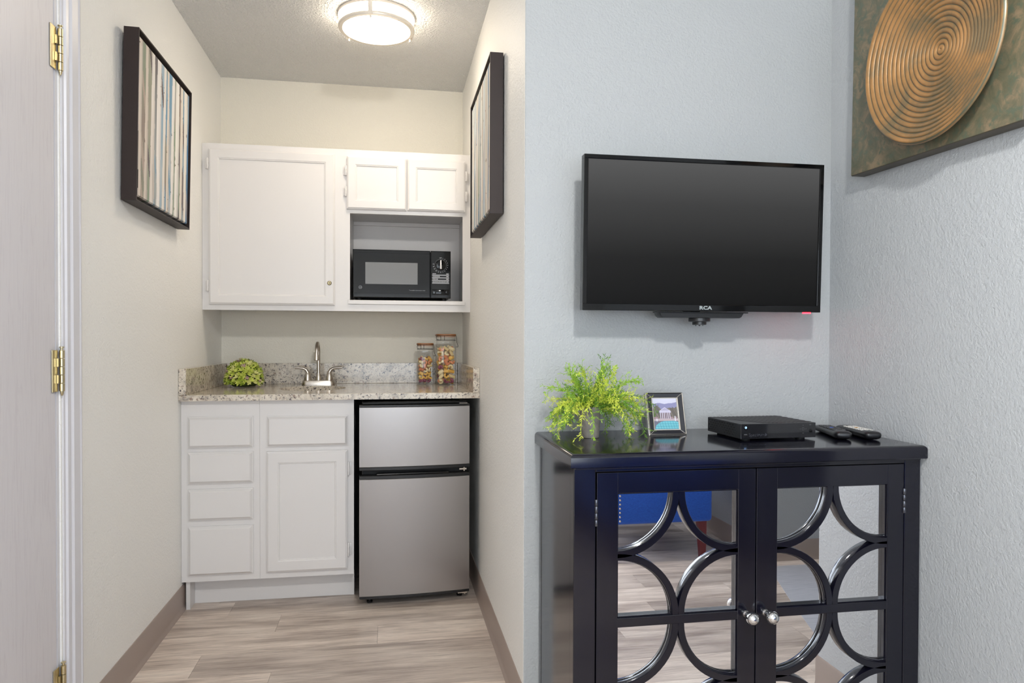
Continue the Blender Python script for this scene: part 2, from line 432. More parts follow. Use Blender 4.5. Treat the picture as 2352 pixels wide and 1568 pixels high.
obj('shelf', MB().box(-.1975, .3690, YU-.009, YU+.0, 1.3185, 1.3385, .0015).box(-.1885, .3568, YU+.0, YB-.0065, 1.3185, 1.3385), M_white, uc)
obj('cleat', MB().box(-.1890, .3755, YB-.024, YB-.0065, 1.757, 1.7775, .001), M_white_in, uc)
d = obj('door', front(-.8290, -.2590, 1.3110, 2.0345, YU-.0005, YU-.0195, RAIL(.041)), M_white, uc)
cab_hinge(d, -.8345, 1.940, 1.990, YU-.0195, -1); cab_hinge(d, -.8345, 1.372, 1.422, YU-.0195, -1)
My = Matrix.Rotation(R(90), 4, 'X')
lk = MB().lathe([(.010, 0), (.0105, .002), (.009, .004), (.0078, .0045), (.0072, .0035)], 20, (-.2834, YU-.0195, 1.4171), My)
lk.mi = 1; lk.box(-.2846, -.2822, YU-.0240, YU-.0229, 1.4140, 1.4203)
obj('cam_lock', lk, [pm('antique_brass', srgb(150, 138, 108), .35, 1), M_matte], d, 40)
d = obj('door', front(-.2025, .0812, 1.7750, 2.0290, YU-.0005, YU-.0195, RAIL(.040)), M_white, uc)
cab_hinge(d, -.2075, 1.935, 1.983, YU-.0195, -1); cab_hinge(d, -.2075, 1.835, 1.883, YU-.0195, -1)
d = obj('door', front(.0862, .3682, 1.7770, 2.0275, YU-.0005, YU-.0195, RAIL(.040)), M_white, uc)
cab_hinge(d, .3732, 1.930, 1.978, YU-.0195, 1); cab_hinge(d, .3732, 1.830, 1.878, YU-.0195, 1)

# base cabinet
YCB = 3.1596; ZCB = .8882
bc = thing('base_cabinet', 'white base cabinet with four drawers and one panel door under the granite counter', 'cabinet', (-.508, 3.5, 0))
b = MB(); b.box(XL+.014, XL+.030, YCB+.019, YB-g, .0, ZCB-g); b.box(-.1735, -.1560, 3.2500, YB-g, 0, ZCB-g); b.box(-.1735, -.1545, YCB+.019, 3.25, .1222, ZCB-g)
b.box(XL+.03, -.1735, YCB+.019, YB-g, .135, .150)
obj('carcass', b, M_white, bc)
b = MB(); b.box(XL+g, -.8340, YCB+.002, YCB+.02, .1222, ZCB-g); b.box(-.8335, -.5460, YCB, YCB+.019, .1222, ZCB-g); b.box(-.5454, -.1529, YCB, YCB+.019, .1222, ZCB-g)
obj('face_frame', b, M_white, bc)
b = MB(); b.box(XL+.031, -.1735, 3.2500, 3.2650, .0005, .1350); b.box(XL+.0135, XL+.0305, 3.2480, 3.2660, .0005, .1222)
obj('toe_kick', b, M_white, bc)
for z0, z1 in ((.6880, .8205), (.5372, .6705), (.3825, .5145), (.1494, .3572)):
    obj('drawer', front(-.8335, -.5718, z0, z1, YCB-.0005, YCB-.0195, SLAB), M_white, bc)
obj('drawer_front', front(-.5160, -.1775, .6875, .8185, YCB-.0005, YCB-.0195, SLAB), M_white, bc)
d = obj('door', front(-.5162, -.1795, .1502, .6675, YCB-.0005, YCB-.0195, RAIL(.0465)), M_white, bc)
cab_hinge(d, -.1740, .558, .617, YCB-.0195, 1); cab_hinge(d, -.1740, .205, .264, YCB-.0195, 1)

# countertop with oval sink cut-out
YC, ZCT = 3.1225, .914
ct = thing('countertop', 'speckled cream and grey granite countertop with low backsplash', 'countertop', (-.2333, 3.5, ZCB))
SX, SY, SA, SB = -.36, 3.50, .152, .185
bm = bmesh.new()
ov = [bm.verts.new((SX+SA*math.cos(2*math.pi*i/48), SY+SB*math.sin(2*math.pi*i/48), 0)) for i in range(48)]
x0, x1, ya, yb_ = XL+g, XR-g, YC, YB-g
ou = [bm.verts.new(p) for p in ((x0, ya, 0), (-.36, ya, 0), (x1, ya, 0), (x1, 3.5, 0), (x1, yb_, 0), (-.36, yb_, 0), (x0, yb_, 0), (x0, 3.5, 0))]
es = [bm.edges.new((l[i], l[(i+1) % len(l)])) for l in (ov, ou) for i in range(len(l))]
bmesh.ops.triangle_fill(bm, use_beauty=True, use_dissolve=False, edges=es)
ext = bmesh.ops.extrude_face_region(bm, geom=list(bm.faces))
for v in ext['geom']:
    if isinstance(v, bmesh.types.BMVert): v.co.z = ZCT
for v in bm.verts:
    if v.co.z < .5: v.co.z = ZCB
fe = [e for e in bm.edges if all(abs(v.co.y-YC) < 1e-5 and v.co.z > .9 for v in e.verts)]
bmesh.ops.bevel(bm, geom=fe, offset=.004, segments=3, affect='EDGES')
mb = MB(); mb.bm.free(); mb.bm = bm
obj('slab', mb, M_granite, ct, 30)
obj('backsplash', MB().box(XL+.031, XR-.031, YB-.022, YB-g, ZCT+.0002, 1.0232, .0015), M_granite, ct)
obj('side_splash', MB().box(XL+g, XL+.030, YC+.001, YB-g, ZCT+.0002, 1.0232, .0015), M_granite, ct)
obj('side_splash', MB().box(XR-.030, XR-g, YC+.001, YB-g, ZCT+.0002, 1.0232, .0015), M_granite, ct)
sk = MB(); n_ = 40
prof = [(1.10, ZCB-.001), (1.02, ZCB-.0012), (.99, ZCB-.02), (.93, ZCB-.09), (.75, ZCB-.135), (.35, ZCB-.150), (.12, ZCB-.152)]
sk.loft([[Vector((SX+SA*s_*math.cos(2*math.pi*i/n_), SY+SB*s_*math.sin(2*math.pi*i/n_), z)) for i in range(n_)] for s_, z in prof], False, True)
so = thing('sink_basin', 'oval undermount sink basin set below the granite counter', 'sink', (SX, SY, ZCB-.152))
obj('bowl', sk, pm('sink_enamel', srgb(205, 200, 192), .25), so, 50)
obj('drain', MB().lathe([(.022, ZCB-.1535), (.022, ZCB-.1500), (.016, ZCB-.1490)], 20, (SX, SY, 0)), M_nickel, so, 40)

# faucet
FX, FY = -.3605, 3.765
fa = thing('faucet', 'brushed nickel two-handle faucet with tall arched spout behind the sink', 'faucet', (FX, FY, ZCT))
def rrect(w_, d_, r, n=5):
    pts = []
    for cx, cy, a0 in ((w_/2-r, d_/2-r, 0), (-w_/2+r, d_/2-r, 90), (-w_/2+r, -d_/2+r, 180), (w_/2-r, -d_/2+r, 270)):
        for i in range(n+1):
            a = R(a0+90*i/n); pts.append((cx+r*math.cos(a), cy+r*math.sin(a)))
    return pts
mb = MB(); mb.loft([[Vector((FX+x*s_, FY+y*s_, ZCT+.0003+z)) for x, y in rrect(.166, .056, .024)] for s_, z in ((1, 0), (1, .004), (.96, .021), (.92, .0235))])
obj('base_plate', mb, M_nickel, fa, 40)
mb = MB().lathe([(.0150, ZCT+.0235), (.0150, ZCT+.036), (.0135, ZCT+.046), (.0098, ZCT+.055), (.0090, ZCT+.060)], 20, (FX, FY, 0))
obj('spout_collar', mb, M_nickel, fa, 40)
path = [(FX, FY, ZCT+.055), (FX, FY, ZCT+.13), (FX, FY, ZCT+.17)]
for i in range(1, 10):
    a = R(180*i/9); path.append((FX, FY-.045+.045*math.cos(a), ZCT+.170+.045*math.sin(a)))
path.append((FX-.001, FY-.09, ZCT+.160))
mb = MB().tube(path, .0088, 12); obj('spout', mb, M_nickel, fa, 50)
mb = MB().lathe([(.0092, ZCT+.168), (.0100, ZCT+.158), (.0125, ZCT+.142), (.0130, ZCT+.130), (.0110, ZCT+.128)], 18, (FX-.001, FY-.09, 0))
obj('spray_head', mb, M_nickel, fa, 40)
for s_ in (-1, 1):
    hx = FX + s_*.054
    mb = MB().lathe([(.0185, ZCT+.0235), (.0180, ZCT+.034), (.0150, ZCT+.050), (.0110, ZCT+.062), (.0085, ZCT+.068)], 18, (hx, FY, 0))
    mb.tube([(hx-s_*.003, FY, ZCT+.050), (hx, FY, ZCT+.064), (hx+s_*.008, FY, ZCT+.078), (hx+s_*.022, FY-.002, ZCT+.086), (hx+s_*.045, FY-.004, ZCT+.088), (hx+s_*.064, FY-.005, ZCT+.0875)], [.012, .0105, .0085, .0068, .0058, .0050], 12)
    obj('handle', mb, M_nickel, fa, 50)

# ------------------------------------------------------------------ microwave
mw = thing('microwave', 'black countertop microwave oven with dial standing in the cabinet niche', 'microwave', (.06, 3.68, 1.3387))
mx0, mx1, mz0, mz1, myf = -.1755, .2985, 1.3505, 1.5855, 3.5140
obj('body', MB().box(mx0+.002, mx1-.002, myf+.03, myf+.33, mz0+.002, mz1-.002, .004), M_black, mw)
for x in (mx0+.03, mx1-.03):
    for y in (myf+.05, myf+.30):
        obj('foot', MB().lathe([(.011, 1.3387), (.011, mz0+.002)], 14, (x, y, 0)), pm('amber_foot', srgb(120, 90, 50), .6) if False else M_matte, mw)
sx = .1985
md = front(mx0, sx-.0012, mz0+.002, mz1, myf+.028, myf, [(0, .003), (.003, 0)])
md.box(mx0+.004, sx-.004, myf-.0030, myf+.001, mz1-.0175, mz1-.0155, .0006); md.box(mx0+.004, sx-.004, myf-.0030, myf+.001, mz0+.022, mz0+.024, .0006)
door_mw = obj('door', md, M_gloss, mw)
gw = NT('microwave_window_mesh'); gw.set(Base_Color=srgb(104, 104, 104), Roughness=.12, Coat_Weight=.6, Coat_Roughness=.04)
obj('window', MB().box(-.1160, .1360, myf-.0010, myf+.002, 1.4180, 1.5240, .0004), gw.m, door_mw)
cp = front(sx+.0012, mx1, mz0+.002, mz1, myf+.028, myf, [(0, .003), (.003, 0)])
cpo = obj('control_panel', cp, M_gloss, mw)
bt = MB().box(.2065, .2900, myf-.0012, myf+.001, 1.3690, 1.3960, .001); bt.lathe([(.009, 0), (.009, .0015), (.0075, .0022)], 18, (.2795, myf-.0012, 1.3830), My)
obj('door_button', bt, M_gloss, cpo, 40)
M_print = pm('white_print', srgb(205, 208, 212), .5); M_greyp = pm('grey_print', srgb(150, 153, 158), .5)
dx, dz_ = .2485, 1.5160
dl = MB().lathe([(.0265, 0), (.0265, .003), (.0250, .008), (.0225, .009)], 32, (dx, myf, dz_), My)
dial = obj('dial', dl, M_gloss, mw, 40)
dp = MB().loft([[Vector((dx-.0065*a_, myf-.008, dz_-.023)), Vector((dx+.0065*a_, myf-.008, dz_-.023)), Vector((dx+.0045*a_, myf-.008, dz_+.0245)), Vector((dx-.0045*a_, myf-.008, dz_+.0245))] if k == 0 else
               [Vector((dx-.004*a_, myf-.020, dz_-.020)), Vector((dx+.004*a_, myf-.020, dz_-.020)), Vector((dx+.0025*a_, myf-.019, dz_+.0225)), Vector((dx-.0025*a_, myf-.019, dz_+.0225))] for k, a_ in ((0, 1), (1, 1))])
obj('dial_grip', dp, pm('dark_chrome', srgb(120, 116, 112), .2, .9), dial)
tk = MB()
for k in range(60):
    a = R(6*k); r0, r1 = .0278, (.0298 if k % 5 else .0305)
    c_, s_ = math.cos(a), math.sin(a)
    tk.poly([(dx+r0*c_-.0002*s_, myf-.0003, dz_+r0*s_+.0002*c_), (dx+r1*c_-.0002*s_, myf-.0003, dz_+r1*s_+.0002*c_), (dx+r1*c_+.0002*s_, myf-.0003, dz_+r1*s_-.0002*c_), (dx+r0*c_+.0002*s_, myf-.0003, dz_+r0*s_-.0002*c_)])
obj('dial_ticks', tk, M_print, cpo)
RXT = Matrix.Rotation(R(90), 4, 'X')
def put_text(body, size, x, y, z, mt, parent, name='lettering', align='CENTER', **kw):
    me = text_mesh(body, size, mt, align=align, **kw)
    me.transform(Matrix.Translation((x, y, z)) @ RXT)
    rt = root_of(parent); me.transform(rt_inv(rt))
    return link(name, me, parent)
labs = ['OFF', '1', '2', '3', '4', '5', '6', '7', '8', '9', '10', '15', '20', '25', '30', '35']
angs = [90, 72, 54, 36, 18, 0, -18, -36, -54, -72, -90, -108, -128, -148, -168, -188]
for s_, a in zip(labs, angs):
    put_text(s_, .0062, dx+.0355*math.cos(R(a)), myf-.0004, dz_+.0355*math.sin(R(a)), M_print, cpo, 'dial_number', extrude=.0002)
ch = MB()
for k in range(4): ch.box(.2070, .2905, myf-.0004, myf, 1.4665-.0130*k-.0028, 1.4665-.0130*k+.0028)
obj('chart_stripes', ch, M_greyp, cpo)
ch = MB()
for k, (z, l_) in enumerate(((1.4735, .014), (1.4600, .036), (1.4470, .024), (1.4340, .062))):
    xx = .2090
    rr = random.Random(k)
    while xx < .2090+l_:
        w_ = rr.uniform(.002, .006); ch.box(xx, xx+w_, myf-.0004, myf, z-.0014, z+.0014); xx += w_+.0012
    ch.box(.2765, .2885, myf-.0004, myf, z-.0014, z+.0014)
obj('chart_print', ch, M_print, cpo)
put_text('Turntable microwave oven', .0072, .1340, myf-.0008, 1.3895, M_greyp, door_mw, extrude=.0002)
lg = MB()
def ring2(mb, cx, y, cz, r0, r1, n=28):
    for i in range(n):
        a, b_ = 2*math.pi*i/n, 2*math.pi*(i+1)/n
        mb.poly([(cx+r0*math.cos(a), y, cz+r0*math.sin(a)), (cx+r1*math.cos(a), y, cz+r1*math.sin(a)), (cx+r1*math.cos(b_), y, cz+r1*math.sin(b_)), (cx+r0*math.cos(b_), y, cz+r0*math.sin(b_))])
ring2(lg, -.1395, myf-.0008, 1.4015, .0068, .0080); obj('emblem_ring', lg, M_greyp, door_mw)
put_text('GE', .0092, -.1395, myf-.0009, 1.4013, M_greyp, door_mw, 'emblem_letters', shear=.3, extrude=.0002)

# ------------------------------------------------------------------ mini fridge (turned slightly, left corner forward)
fr = thing('mini_fridge', 'two-door stainless and black mini refrigerator under the counter', 'refrigerator', (-.1265, 3.083, 0), (0, 0, R(3.4)))
FW = .476
obj('body', MB().box(.012, FW-.012, .040, .520, .022, .862, .004), M_matte, fr, world=False)
def bulge(z0, z1, x0, x1, mt, name, parent, b0=.0, depth=.035, n=12, amp=.014):
    L = []
    pts = [(x0 + (x1-x0)*i/n, -amp*math.sin(math.pi*i/n)**.8 if 0 < i < n else 0) for i in range(n+1)]
    prof = [(x0, depth)] + pts + [(x1, depth)]
    for zz, sc_ in ((z0, 0), (z0+.0015, 1), (z1-.0015, 1), (z1, 0)):
        e = .0012*(1-sc_)
        L.append([Vector((min(max(x, x0+e), x1-e), y+e, zz)) for x, y in prof])
    return obj(name, MB().loft(L), mt, parent, 35, world=False)
fz = bulge(.600, .857, 0, FW, M_steel, 'freezer_door', fr)
bulge(.8575, .866, 0, FW, M_black, 'top_trim', fz); bulge(.586, .5995, 0, FW, M_black, 'bottom_trim', fz)
fd = bulge(.045, .548, 0, FW, M_steel, 'fridge_door', fr)
bulge(.5485, .5635, 0, FW, M_black, 'handle_trim', fd); bulge(.0335, .0445, 0, FW, M_black, 'bottom_trim', fd)
hb = MB().box(.07, .385, -.0105, .012, .5640, .5720, .003); obj('handle_lip', hb, M_gloss, fd, world=False)
obj('gasket', MB().box(.006, FW-.006, .030, .041, .040, .5600), pm('gasket_grey', srgb(60, 60, 62), .6), fd, world=False)
obj('gasket', MB().box(.006, FW-.006, .030, .041, .589, .8620), pm('gasket_grey', srgb(60, 60, 62), .6), fz, world=False)
obj('top_cap', MB().box(.012, FW-.012, .006, .52, .8663, .8800, .004), M_gloss, fr, world=False)
hn = MB().box(FW-.045, FW-.012, .004, .03, .5740, .5810, .001); hn.lathe([(.004, .568), (.004, .588)], 10, (FW-.022, .012, 0))
obj('middle_hinge', hn, M_silver, fr, world=False)
hn = MB().box(FW-.045, FW-.008, .004, .04, .8665, .8695, .001); hn.lathe([(.005, .866), (.005, .877), (.003, .879)], 10, (FW-.018, .012, 0))
obj('top_hinge', hn, M_silver, fr, world=False)
obj('bottom_hinge', MB().box(FW-.05, FW-.008, .004, .05, .026, .0325, .001).lathe([(.005, .020), (.005, .03)], 10, (FW-.018, .012, 0)), M_silver, fr, world=False)
for x in (.045, FW-.035):
    for y in (.055, .48):
        obj('foot', MB().lathe([(.012, .0005), (.013, .008), (.008, .010), (.008, .024)], 14, (x, y, 0)), M_black, fr, 40, world=False)

# ------------------------------------------------------------------ ceiling lamps
def lamp(x, y, label, strength, col, prof=None, bottom=1.0):
    t = thing('ceiling_lamp', label, 'lamp', (x, y, ZC), group=None)
    mt = NT('lit_lamp_glass'); mt.set(Base_Color=(.9, .9, .88), Roughness=.4, Emission_Color=col, Emission_Strength=strength)
    prof = prof or [(.138, -.008), (.138, -.050), (.134, -.058), (.115, -.066), (.08, -.0715), (.04, -.0735), (.004, -.074)]
    mt2 = mt.m.copy(); mt2.node_tree.nodes['Principled BSDF'].inputs['Emission Strength'].default_value = strength*bottom
    gd = obj('glass_drum', MB().lathe(prof, 48), [mt.m, mt2], t, 40, world=False)
    for pg in gd.data.polygons:
        if pg.normal.z < -.5: pg.material_index = 1
    obj('ceiling_ring', MB().lathe([(.150, -.0005), (.159, -.0005), (.159, -.011), (.150, -.011), (.140, -.004), (.150, -.0005)], 48, cap0=False, cap1=False), M_lampmetal, t, 40, world=False)
    obj('lower_ring', MB().lathe([(.1405, -.046), (.155, -.046), (.1575, -.049), (.1575, -.0575), (.155, -.0605), (.1405, -.0605), (.1405, -.046)], 48, cap0=False, cap1=False), M_lampmetal, t, 40, world=False)
    for a in (-98, 22, 142):
        c_, s_ = math.cos(R(a)), math.sin(R(a))
        px = Vector((c_*.160, s_*.160, 0)); tn = Vector((-s_, c_, 0))*.0085; nr = Vector((c_, s_, 0))*.002
        mb = MB().loft([[px-tn-nr+Vector((0, 0, z)), px+tn-nr+Vector((0, 0, z)), px+tn+nr+Vector((0, 0, z)), px-tn+nr+Vector((0, 0, z))] for z in (-.002, -.062)])
        br = obj('bracket', mb, M_lampmetal, t, world=False)
        obj('finial', MB().lathe([(.003, -.0625), (.0038, -.066), (.0045, -.070), (.003, -.074)], 10, (c_*.151, s_*.151, 0)), M_lampmetal, br, 40, world=False)
    return t
M_lampmetal = pm('satin_nickel_light', srgb(226, 219, 208), .4, .3)
lamp(-.054, 3.05, 'round flush ceiling lamp with nickel rings lit in the kitchenette', ALCOVE_LAMP, ALCOVE_COL, bottom=1.6)
lamp(.38, -.05, 'round flush ceiling lamp over the main room beside the blue armchair', ROOM_LAMP, ROOM_COL, [(.060, -.008), (.070, -.030), (.072, -.06), (.068, -.085), (.052, -.108), (.028, -.121), (.003, -.124)])

# ------------------------------------------------------------------ birch paintings
def attr_mat(name, rough=.6, bump=0):
    n = NT(name); n.set(Roughness=rough, Specular_IOR_Level=.3)
    a = n.n('VertexColor'); a.layer_name = 'Col'; n.l(a.outputs[0], n.b.inputs['Base Color'])
    if bump: n.bump(n.noise(n.coord(), 300, 2), bump, .001)
    return n.m
M_paint = attr_mat('birch_canvas_paint', .55, .15)
M_photo = attr_mat('photo_print', .35)
def sl(c): return np.array(srgb(*c))
def vnoise(seed, n):      # smooth 1-D noise sampled on n points
    r = np.random.RandomState(seed); k = r.rand(64)
    return lambda x: (lambda i, f: k[i % 64]*(1-f)+k[(i+1) % 64]*f)(np.floor(x).astype(int), (lambda t: t*t*(3-2*t))(x-np.floor(x)))
def birch(seed, nu=200, nv=120):
    """birch trunks side by side with watercolour gaps, painted column by column"""
    rs = np.random.RandomState(seed)
    U, V = np.meshgrid((np.arange(nu)+.5)/nu, (np.arange(nv)+.5)/nv, indexing='ij')
    white = [(238, 236, 232), (230, 225, 217), (222, 212, 200), (234, 230, 226), (214, 203, 192)]
    gap = [(118, 156, 182), (78, 122, 160), (164, 172, 172), (136, 152, 130), (150, 134, 126), (186, 198, 204), (104, 96, 98), (176, 160, 148)]
    col = np.zeros((nu, nv, 3)); x = 0.0; k = 0; edges = []
    while x < 1.02:
        trunk = (k % 2 == 0)
        w_ = rs.uniform(.040, .085) if trunk else rs.uniform(.018, .060)
        edges.append((x, w_, trunk)); x += w_; k += 1
    for x, w_, trunk in edges:
        lean, ph = rs.uniform(-.018, .018), rs.rand()*20
        wob = vnoise(rs.randint(999), 1); wob2 = vnoise(rs.randint(999), 1); tn = vnoise(rs.randint(999), 1); tn2 = vnoise(rs.randint(999), 1)
        l = x + lean*(V-.5) + .012*(wob(V*3+ph)-.5) + .004*(wob2(V*14+ph)-.5)
        m_ = U >= l
        dd = np.clip((U-l)/w_, 0, 1)
        if trunk:
            c0, c1 = sl(white[rs.randint(5)]), sl(white[rs.randint(5)])
            t = np.clip(tn(V*3+ph)*.7+tn2(V*12+U*40)*.5-.1, 0, 1)[..., None]
            c = c0*(1-t)+c1*t
            c = c*(1-.22*(dd > .80)-.12*(dd < .12)-.06*np.sin(dd*9+V*5))[..., None]
        else:
            c0, c1, c2 = (sl(gap[i]) for i in rs.choice(8, 3, replace=False))
            t = tn(V*3.5+ph)[..., None]; t2 = (tn2(V*7+U*22+ph) > .62)[..., None]
            c = np.where(t2, c2, c0*(1-t)+c1*t)
        col = np.where(m_[..., None], c, col)
        if trunk:
            for _ in range(rs.randint(2, 6)):   # bark scars, at the edge of the trunk
                mv, mh, side = rs.rand(), rs.uniform(.006, .020), rs.choice([0, 1])
                reach = rs.uniform(.12, .34)
                e = dd if side == 0 else 1-dd
                mm = m_ & (dd < 1) & (e < reach*(1-np.abs(V-mv+.15*e*w_)/mh))
                col[mm] = sl((112, 94, 84))*rs.uniform(.8, 1.3)
    return col
def grid_mesh(name, col, P, mt):
    """col[nu,nv,3]; P(u,v) -> point"""
    nu, nv = col.shape[:2]
    vs = [P(i/nu, j/nv) for i in range(nu+1) for j in range(nv+1)]
    fs = [(i*(nv+1)+j, (i+1)*(nv+1)+j, (i+1)*(nv+1)+j+1, i*(nv+1)+j+1) for i in range(nu) for j in range(nv)]
    me = bpy.data.meshes.new(name); me.from_pydata(vs, [], fs); me.materials.append(mt)
    ca = me.color_attributes.new('Col', 'FLOAT_COLOR', 'CORNER')
    c4 = np.concatenate([np.clip(col, 0, 1), np.ones((nu, nv, 1))], 2).reshape(-1, 4)
    ca.data.foreach_set('color', np.repeat(c4, 4, axis=0).astype(np.float32).ravel())
    return me
M_framewood = pm('dark_espresso_frame', srgb(46, 36, 34), .5, spec=.3)
def painting(wallx, sgn, y0, y1, z0, z1, tilt, seed, label):
    W, Hh, D = y1-y0, z1-z0, .047
    t = thing('birch_painting', label, 'painting', (wallx+sgn*.004, (y0+y1)/2, z0), (0, tilt, 0), 'birch tree paintings in the kitchenette')
    f = .0055
    fm = MB()
    for a in ((-W/2, -W/2+f, 0, Hh), (W/2-f, W/2, 0, Hh)): fm.box(*sorted((0, sgn*D)), a[0], a[1], a[2], a[3], .0008)
    for a in ((0, f), (Hh-f, Hh)): fm.box(*sorted((0, sgn*D)), -W/2+f, W/2-f, a[0], a[1], .0008)
    fm.box(*sorted((0, sgn*.006)), -W/2+f, W/2-f, f, Hh-f)
    obj('frame', fm, M_framewood, t, world=False)
    gp = .019
    cu, cv = W/2-gp, Hh-2*gp
    col = birch(seed)
    dc = D - .004; bev = .005
    def P(u, v):
        y = -cu + 2*cu*u; z = gp + cv*v
        e = max(abs(y)-(cu-bev), 0, (bev-(z-gp)), ((z-gp)-(cv-bev)))
        return (sgn*(dc-max(0, e)**2/bev*.8), y, z)
    me = grid_mesh('canvas', col, P, M_paint)
    cn = link('canvas', me, t)
    # wrapped edges of the stretched canvas carry the same picture
    def side(nm, c_, Pf):
        link(nm, grid_mesh(nm, c_, Pf, M_paint), cn)
    dd_ = dc-.004
    side('canvas_edge', col[:1].repeat(2, 0), lambda u, v: (sgn*(.008+(dd_-.008)*u), -cu, gp+cv*v))
    side('canvas_edge', col[-1:].repeat(2, 0), lambda u, v: (sgn*(.008+(dd_-.008)*u), cu, gp+cv*v))
    side('canvas_edge', col[:, :1].repeat(2, 1), lambda u, v: (sgn*(.008+(dd_-.008)*v), -cu+2*cu*u, gp))
    side('canvas_edge', col[:, -1:].repeat(2, 1), lambda u, v: (sgn*(.008+(dd_-.008)*v), -cu+2*cu*u, gp+cv))
    return t
painting(XL, 1, 2.484, 3.106, 1.597, 2.158, R(1.1), 5, 'birch trunk painting in dark floater frame on the wall beside the door')
painting(XR, -1, 2.458, 3.062, 1.588, 2.150, 0, 23, 'birch trunk painting in dark floater frame on the wall near the microwave')

# ------------------------------------------------------------------ bronze relief on the right wall
def patina():
    n = NT('verdigris_bronze'); n.set(Roughness=.45, Metallic=.0)
    v = n.coord()
    a = n.noise(v, 16, 6, .68, 1.2)
    b_ = n.noise(v, 48, 4, .6, .6)
    c1 = n.ramp(a, [(.35, srgb(92, 94, 74)), (.50, srgb(112, 106, 84)), (.60, srgb(134, 119, 94)), (.7, srgb(146, 127, 101))])
    c2 = n.mix(n.ramp(b_, [(.5, (0, 0, 0)), (.62, (1, 1, 1))]), c1, srgb(94, 102, 84))
    n.l(c2, n.b.inputs['Base Color']); n.bump(b_, .12, .002); return n.m
def copper():
    n = NT('rubbed_copper'); n.set(Roughness=.30, Metallic=.25)
    v = n.coord(); a = n.noise(v, 9, 4, .6, .8)
    c = n.ramp(a, [(.36, srgb(132, 110, 78)), (.52, srgb(168, 126, 78)), (.7, srgb(188, 140, 88))])
    at = n.n('VertexColor'); at.layer_name = 'Col'
    n.l(n.mix(at.outputs[0], c, srgb(82, 96, 84)), n.b.inputs['Base Color']); return n.m
ar = thing('wall_relief', 'square verdigris wall art with a ribbed copper dish of concentric rings', 'wall art', (XRR-.001, 1.618, 1.628), (R(1.1), 0, 0))
AW = .584; AD = .046
pl = MB().box(-AD, 0, -AW/2, AW/2, 0, AW, .004, 3)
pan = obj('panel', pl, [patina(), pm('dark_bronze_edge', srgb(78, 72, 60), .5)], ar, 40, world=False)
for pg in pan.data.polygons:
    if pg.normal.x > -.75: pg.material_index = 1
NR, NA = 18, 96
cy_, cz_, RR = 1.5630-1.618, 1.8690-1.628, .226
vs, cols = [], []
K = NR*10
for i in range(K+1):
    r = RR*i/K; ph = (r/RR*NR) % 1.0
    rid = math.sin(math.pi*ph)**.7 if i < K else 0
    bowl = .043*(r/RR)**2
    x = -(AD+.0022+bowl+.0042*rid)
    g_ = max(0, 1-rid*1.9)
    for j in range(NA):
        a = 2*math.pi*j/NA
        vs.append((x, cy_+r*math.cos(a), cz_+r*math.sin(a))); cols.append(g_)
nin = len(vs)
for (r, x) in ((RR+.003, -(AD+.043)), (RR+.004, -(AD+.040)), (RR*.9, -(AD+.018)), (RR*.75, -(AD+.0005))):
    for j in range(NA):
        a = 2*math.pi*j/NA; vs.append((x, cy_+r*math.cos(a), cz_+r*math.sin(a))); cols.append(.25)
nl = len(vs)//NA
fs = [(i*NA+j, (i+1)*NA+j, (i+1)*NA+(j+1) % NA, i*NA+(j+1) % NA) for i in range(nl-1) for j in range(NA)]
me = bpy.data.meshes.new('ribbed_dish'); me.from_pydata(vs, [], fs); me.materials.append(copper())
ca = me.color_attributes.new('Col', 'FLOAT_COLOR', 'POINT')
ca.data.foreach_set('color', np.array([[c, c, c, 1] for c in cols], np.float32).ravel())
me.polygons.foreach_set('use_smooth', [True]*len(me.polygons))
link('ribbed_dish', me, ar)

# ------------------------------------------------------------------ television and mount
tv = thing('television', 'flat black television tilted slightly forward on the wall over the console', 'television', (.9085, 1.945, 1.2305), (R(1.9), 0, R(-.35)))
TW, TH = .738, .4395
bz = MB()
xa, xb, za, zb = -TW/2, TW/2, 0, TH
sx0, sx1, sz0, sz1 = xa+.0125, xb-.0130, .0195, TH-.0125
for q in ((xa, xb, za, sz0), (xa, xb, sz1, zb)): bz.box(q[0], q[1], 0, .030, q[2], q[3], .0015)
for q in ((xa, sx0), (sx1, xb)): bz.box(q[0], q[1], 0, .030, sz0-.001, sz1+.001, .0015)
obj('bezel', bz, M_gloss, tv, world=False)
obj('rear_cover', MB().box(xa+.004, xb-.004, .0295, .036, .004, TH-.004, .002).box(-.24, .24, .036, .062, .03, .30, .01), M_matte, tv, world=False)
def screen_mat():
    n = NT('screen_painted_gradient'); n.set(Base_Color=(.004, .004, .004), Roughness=.5, Specular_IOR_Level=.05)
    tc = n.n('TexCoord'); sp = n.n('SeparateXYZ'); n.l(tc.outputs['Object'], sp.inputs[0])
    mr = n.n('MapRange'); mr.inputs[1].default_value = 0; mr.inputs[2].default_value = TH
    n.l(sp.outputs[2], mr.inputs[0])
    c = n.ramp(mr.outputs[0], [(.02, srgb(9, 9, 9)), (.35, srgb(27, 27, 27)), (.7, srgb(58, 58, 58)), (1, srgb(84, 84, 84))])  # grey gradient painted on the screen as a glow, no picture playing
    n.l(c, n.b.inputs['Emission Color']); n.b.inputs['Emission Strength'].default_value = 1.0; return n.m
obj('screen', MB().box(sx0-.001, sx1+.001, .0035, .029, sz0-.001, sz1+.001), screen_mat(), tv, world=False)
me = text_mesh('RCA', .0195, pm('silver_print', srgb(165, 172, 172), .35, .4), bold=.0007, extrude=.0003)
me.transform(Matrix.Translation((0.0015, -.0004, .0098)) @ RXT @ Matrix.Diagonal((1.0, .72, 1, 1))); link('maker_letters', me, tv)
rl = NT('red_indicator'); rl.set(Base_Color=(.5, .02, .03), Roughness=.3, Emission_Color=(1, .003, .006), Emission_Strength=55.0)
led = MB()
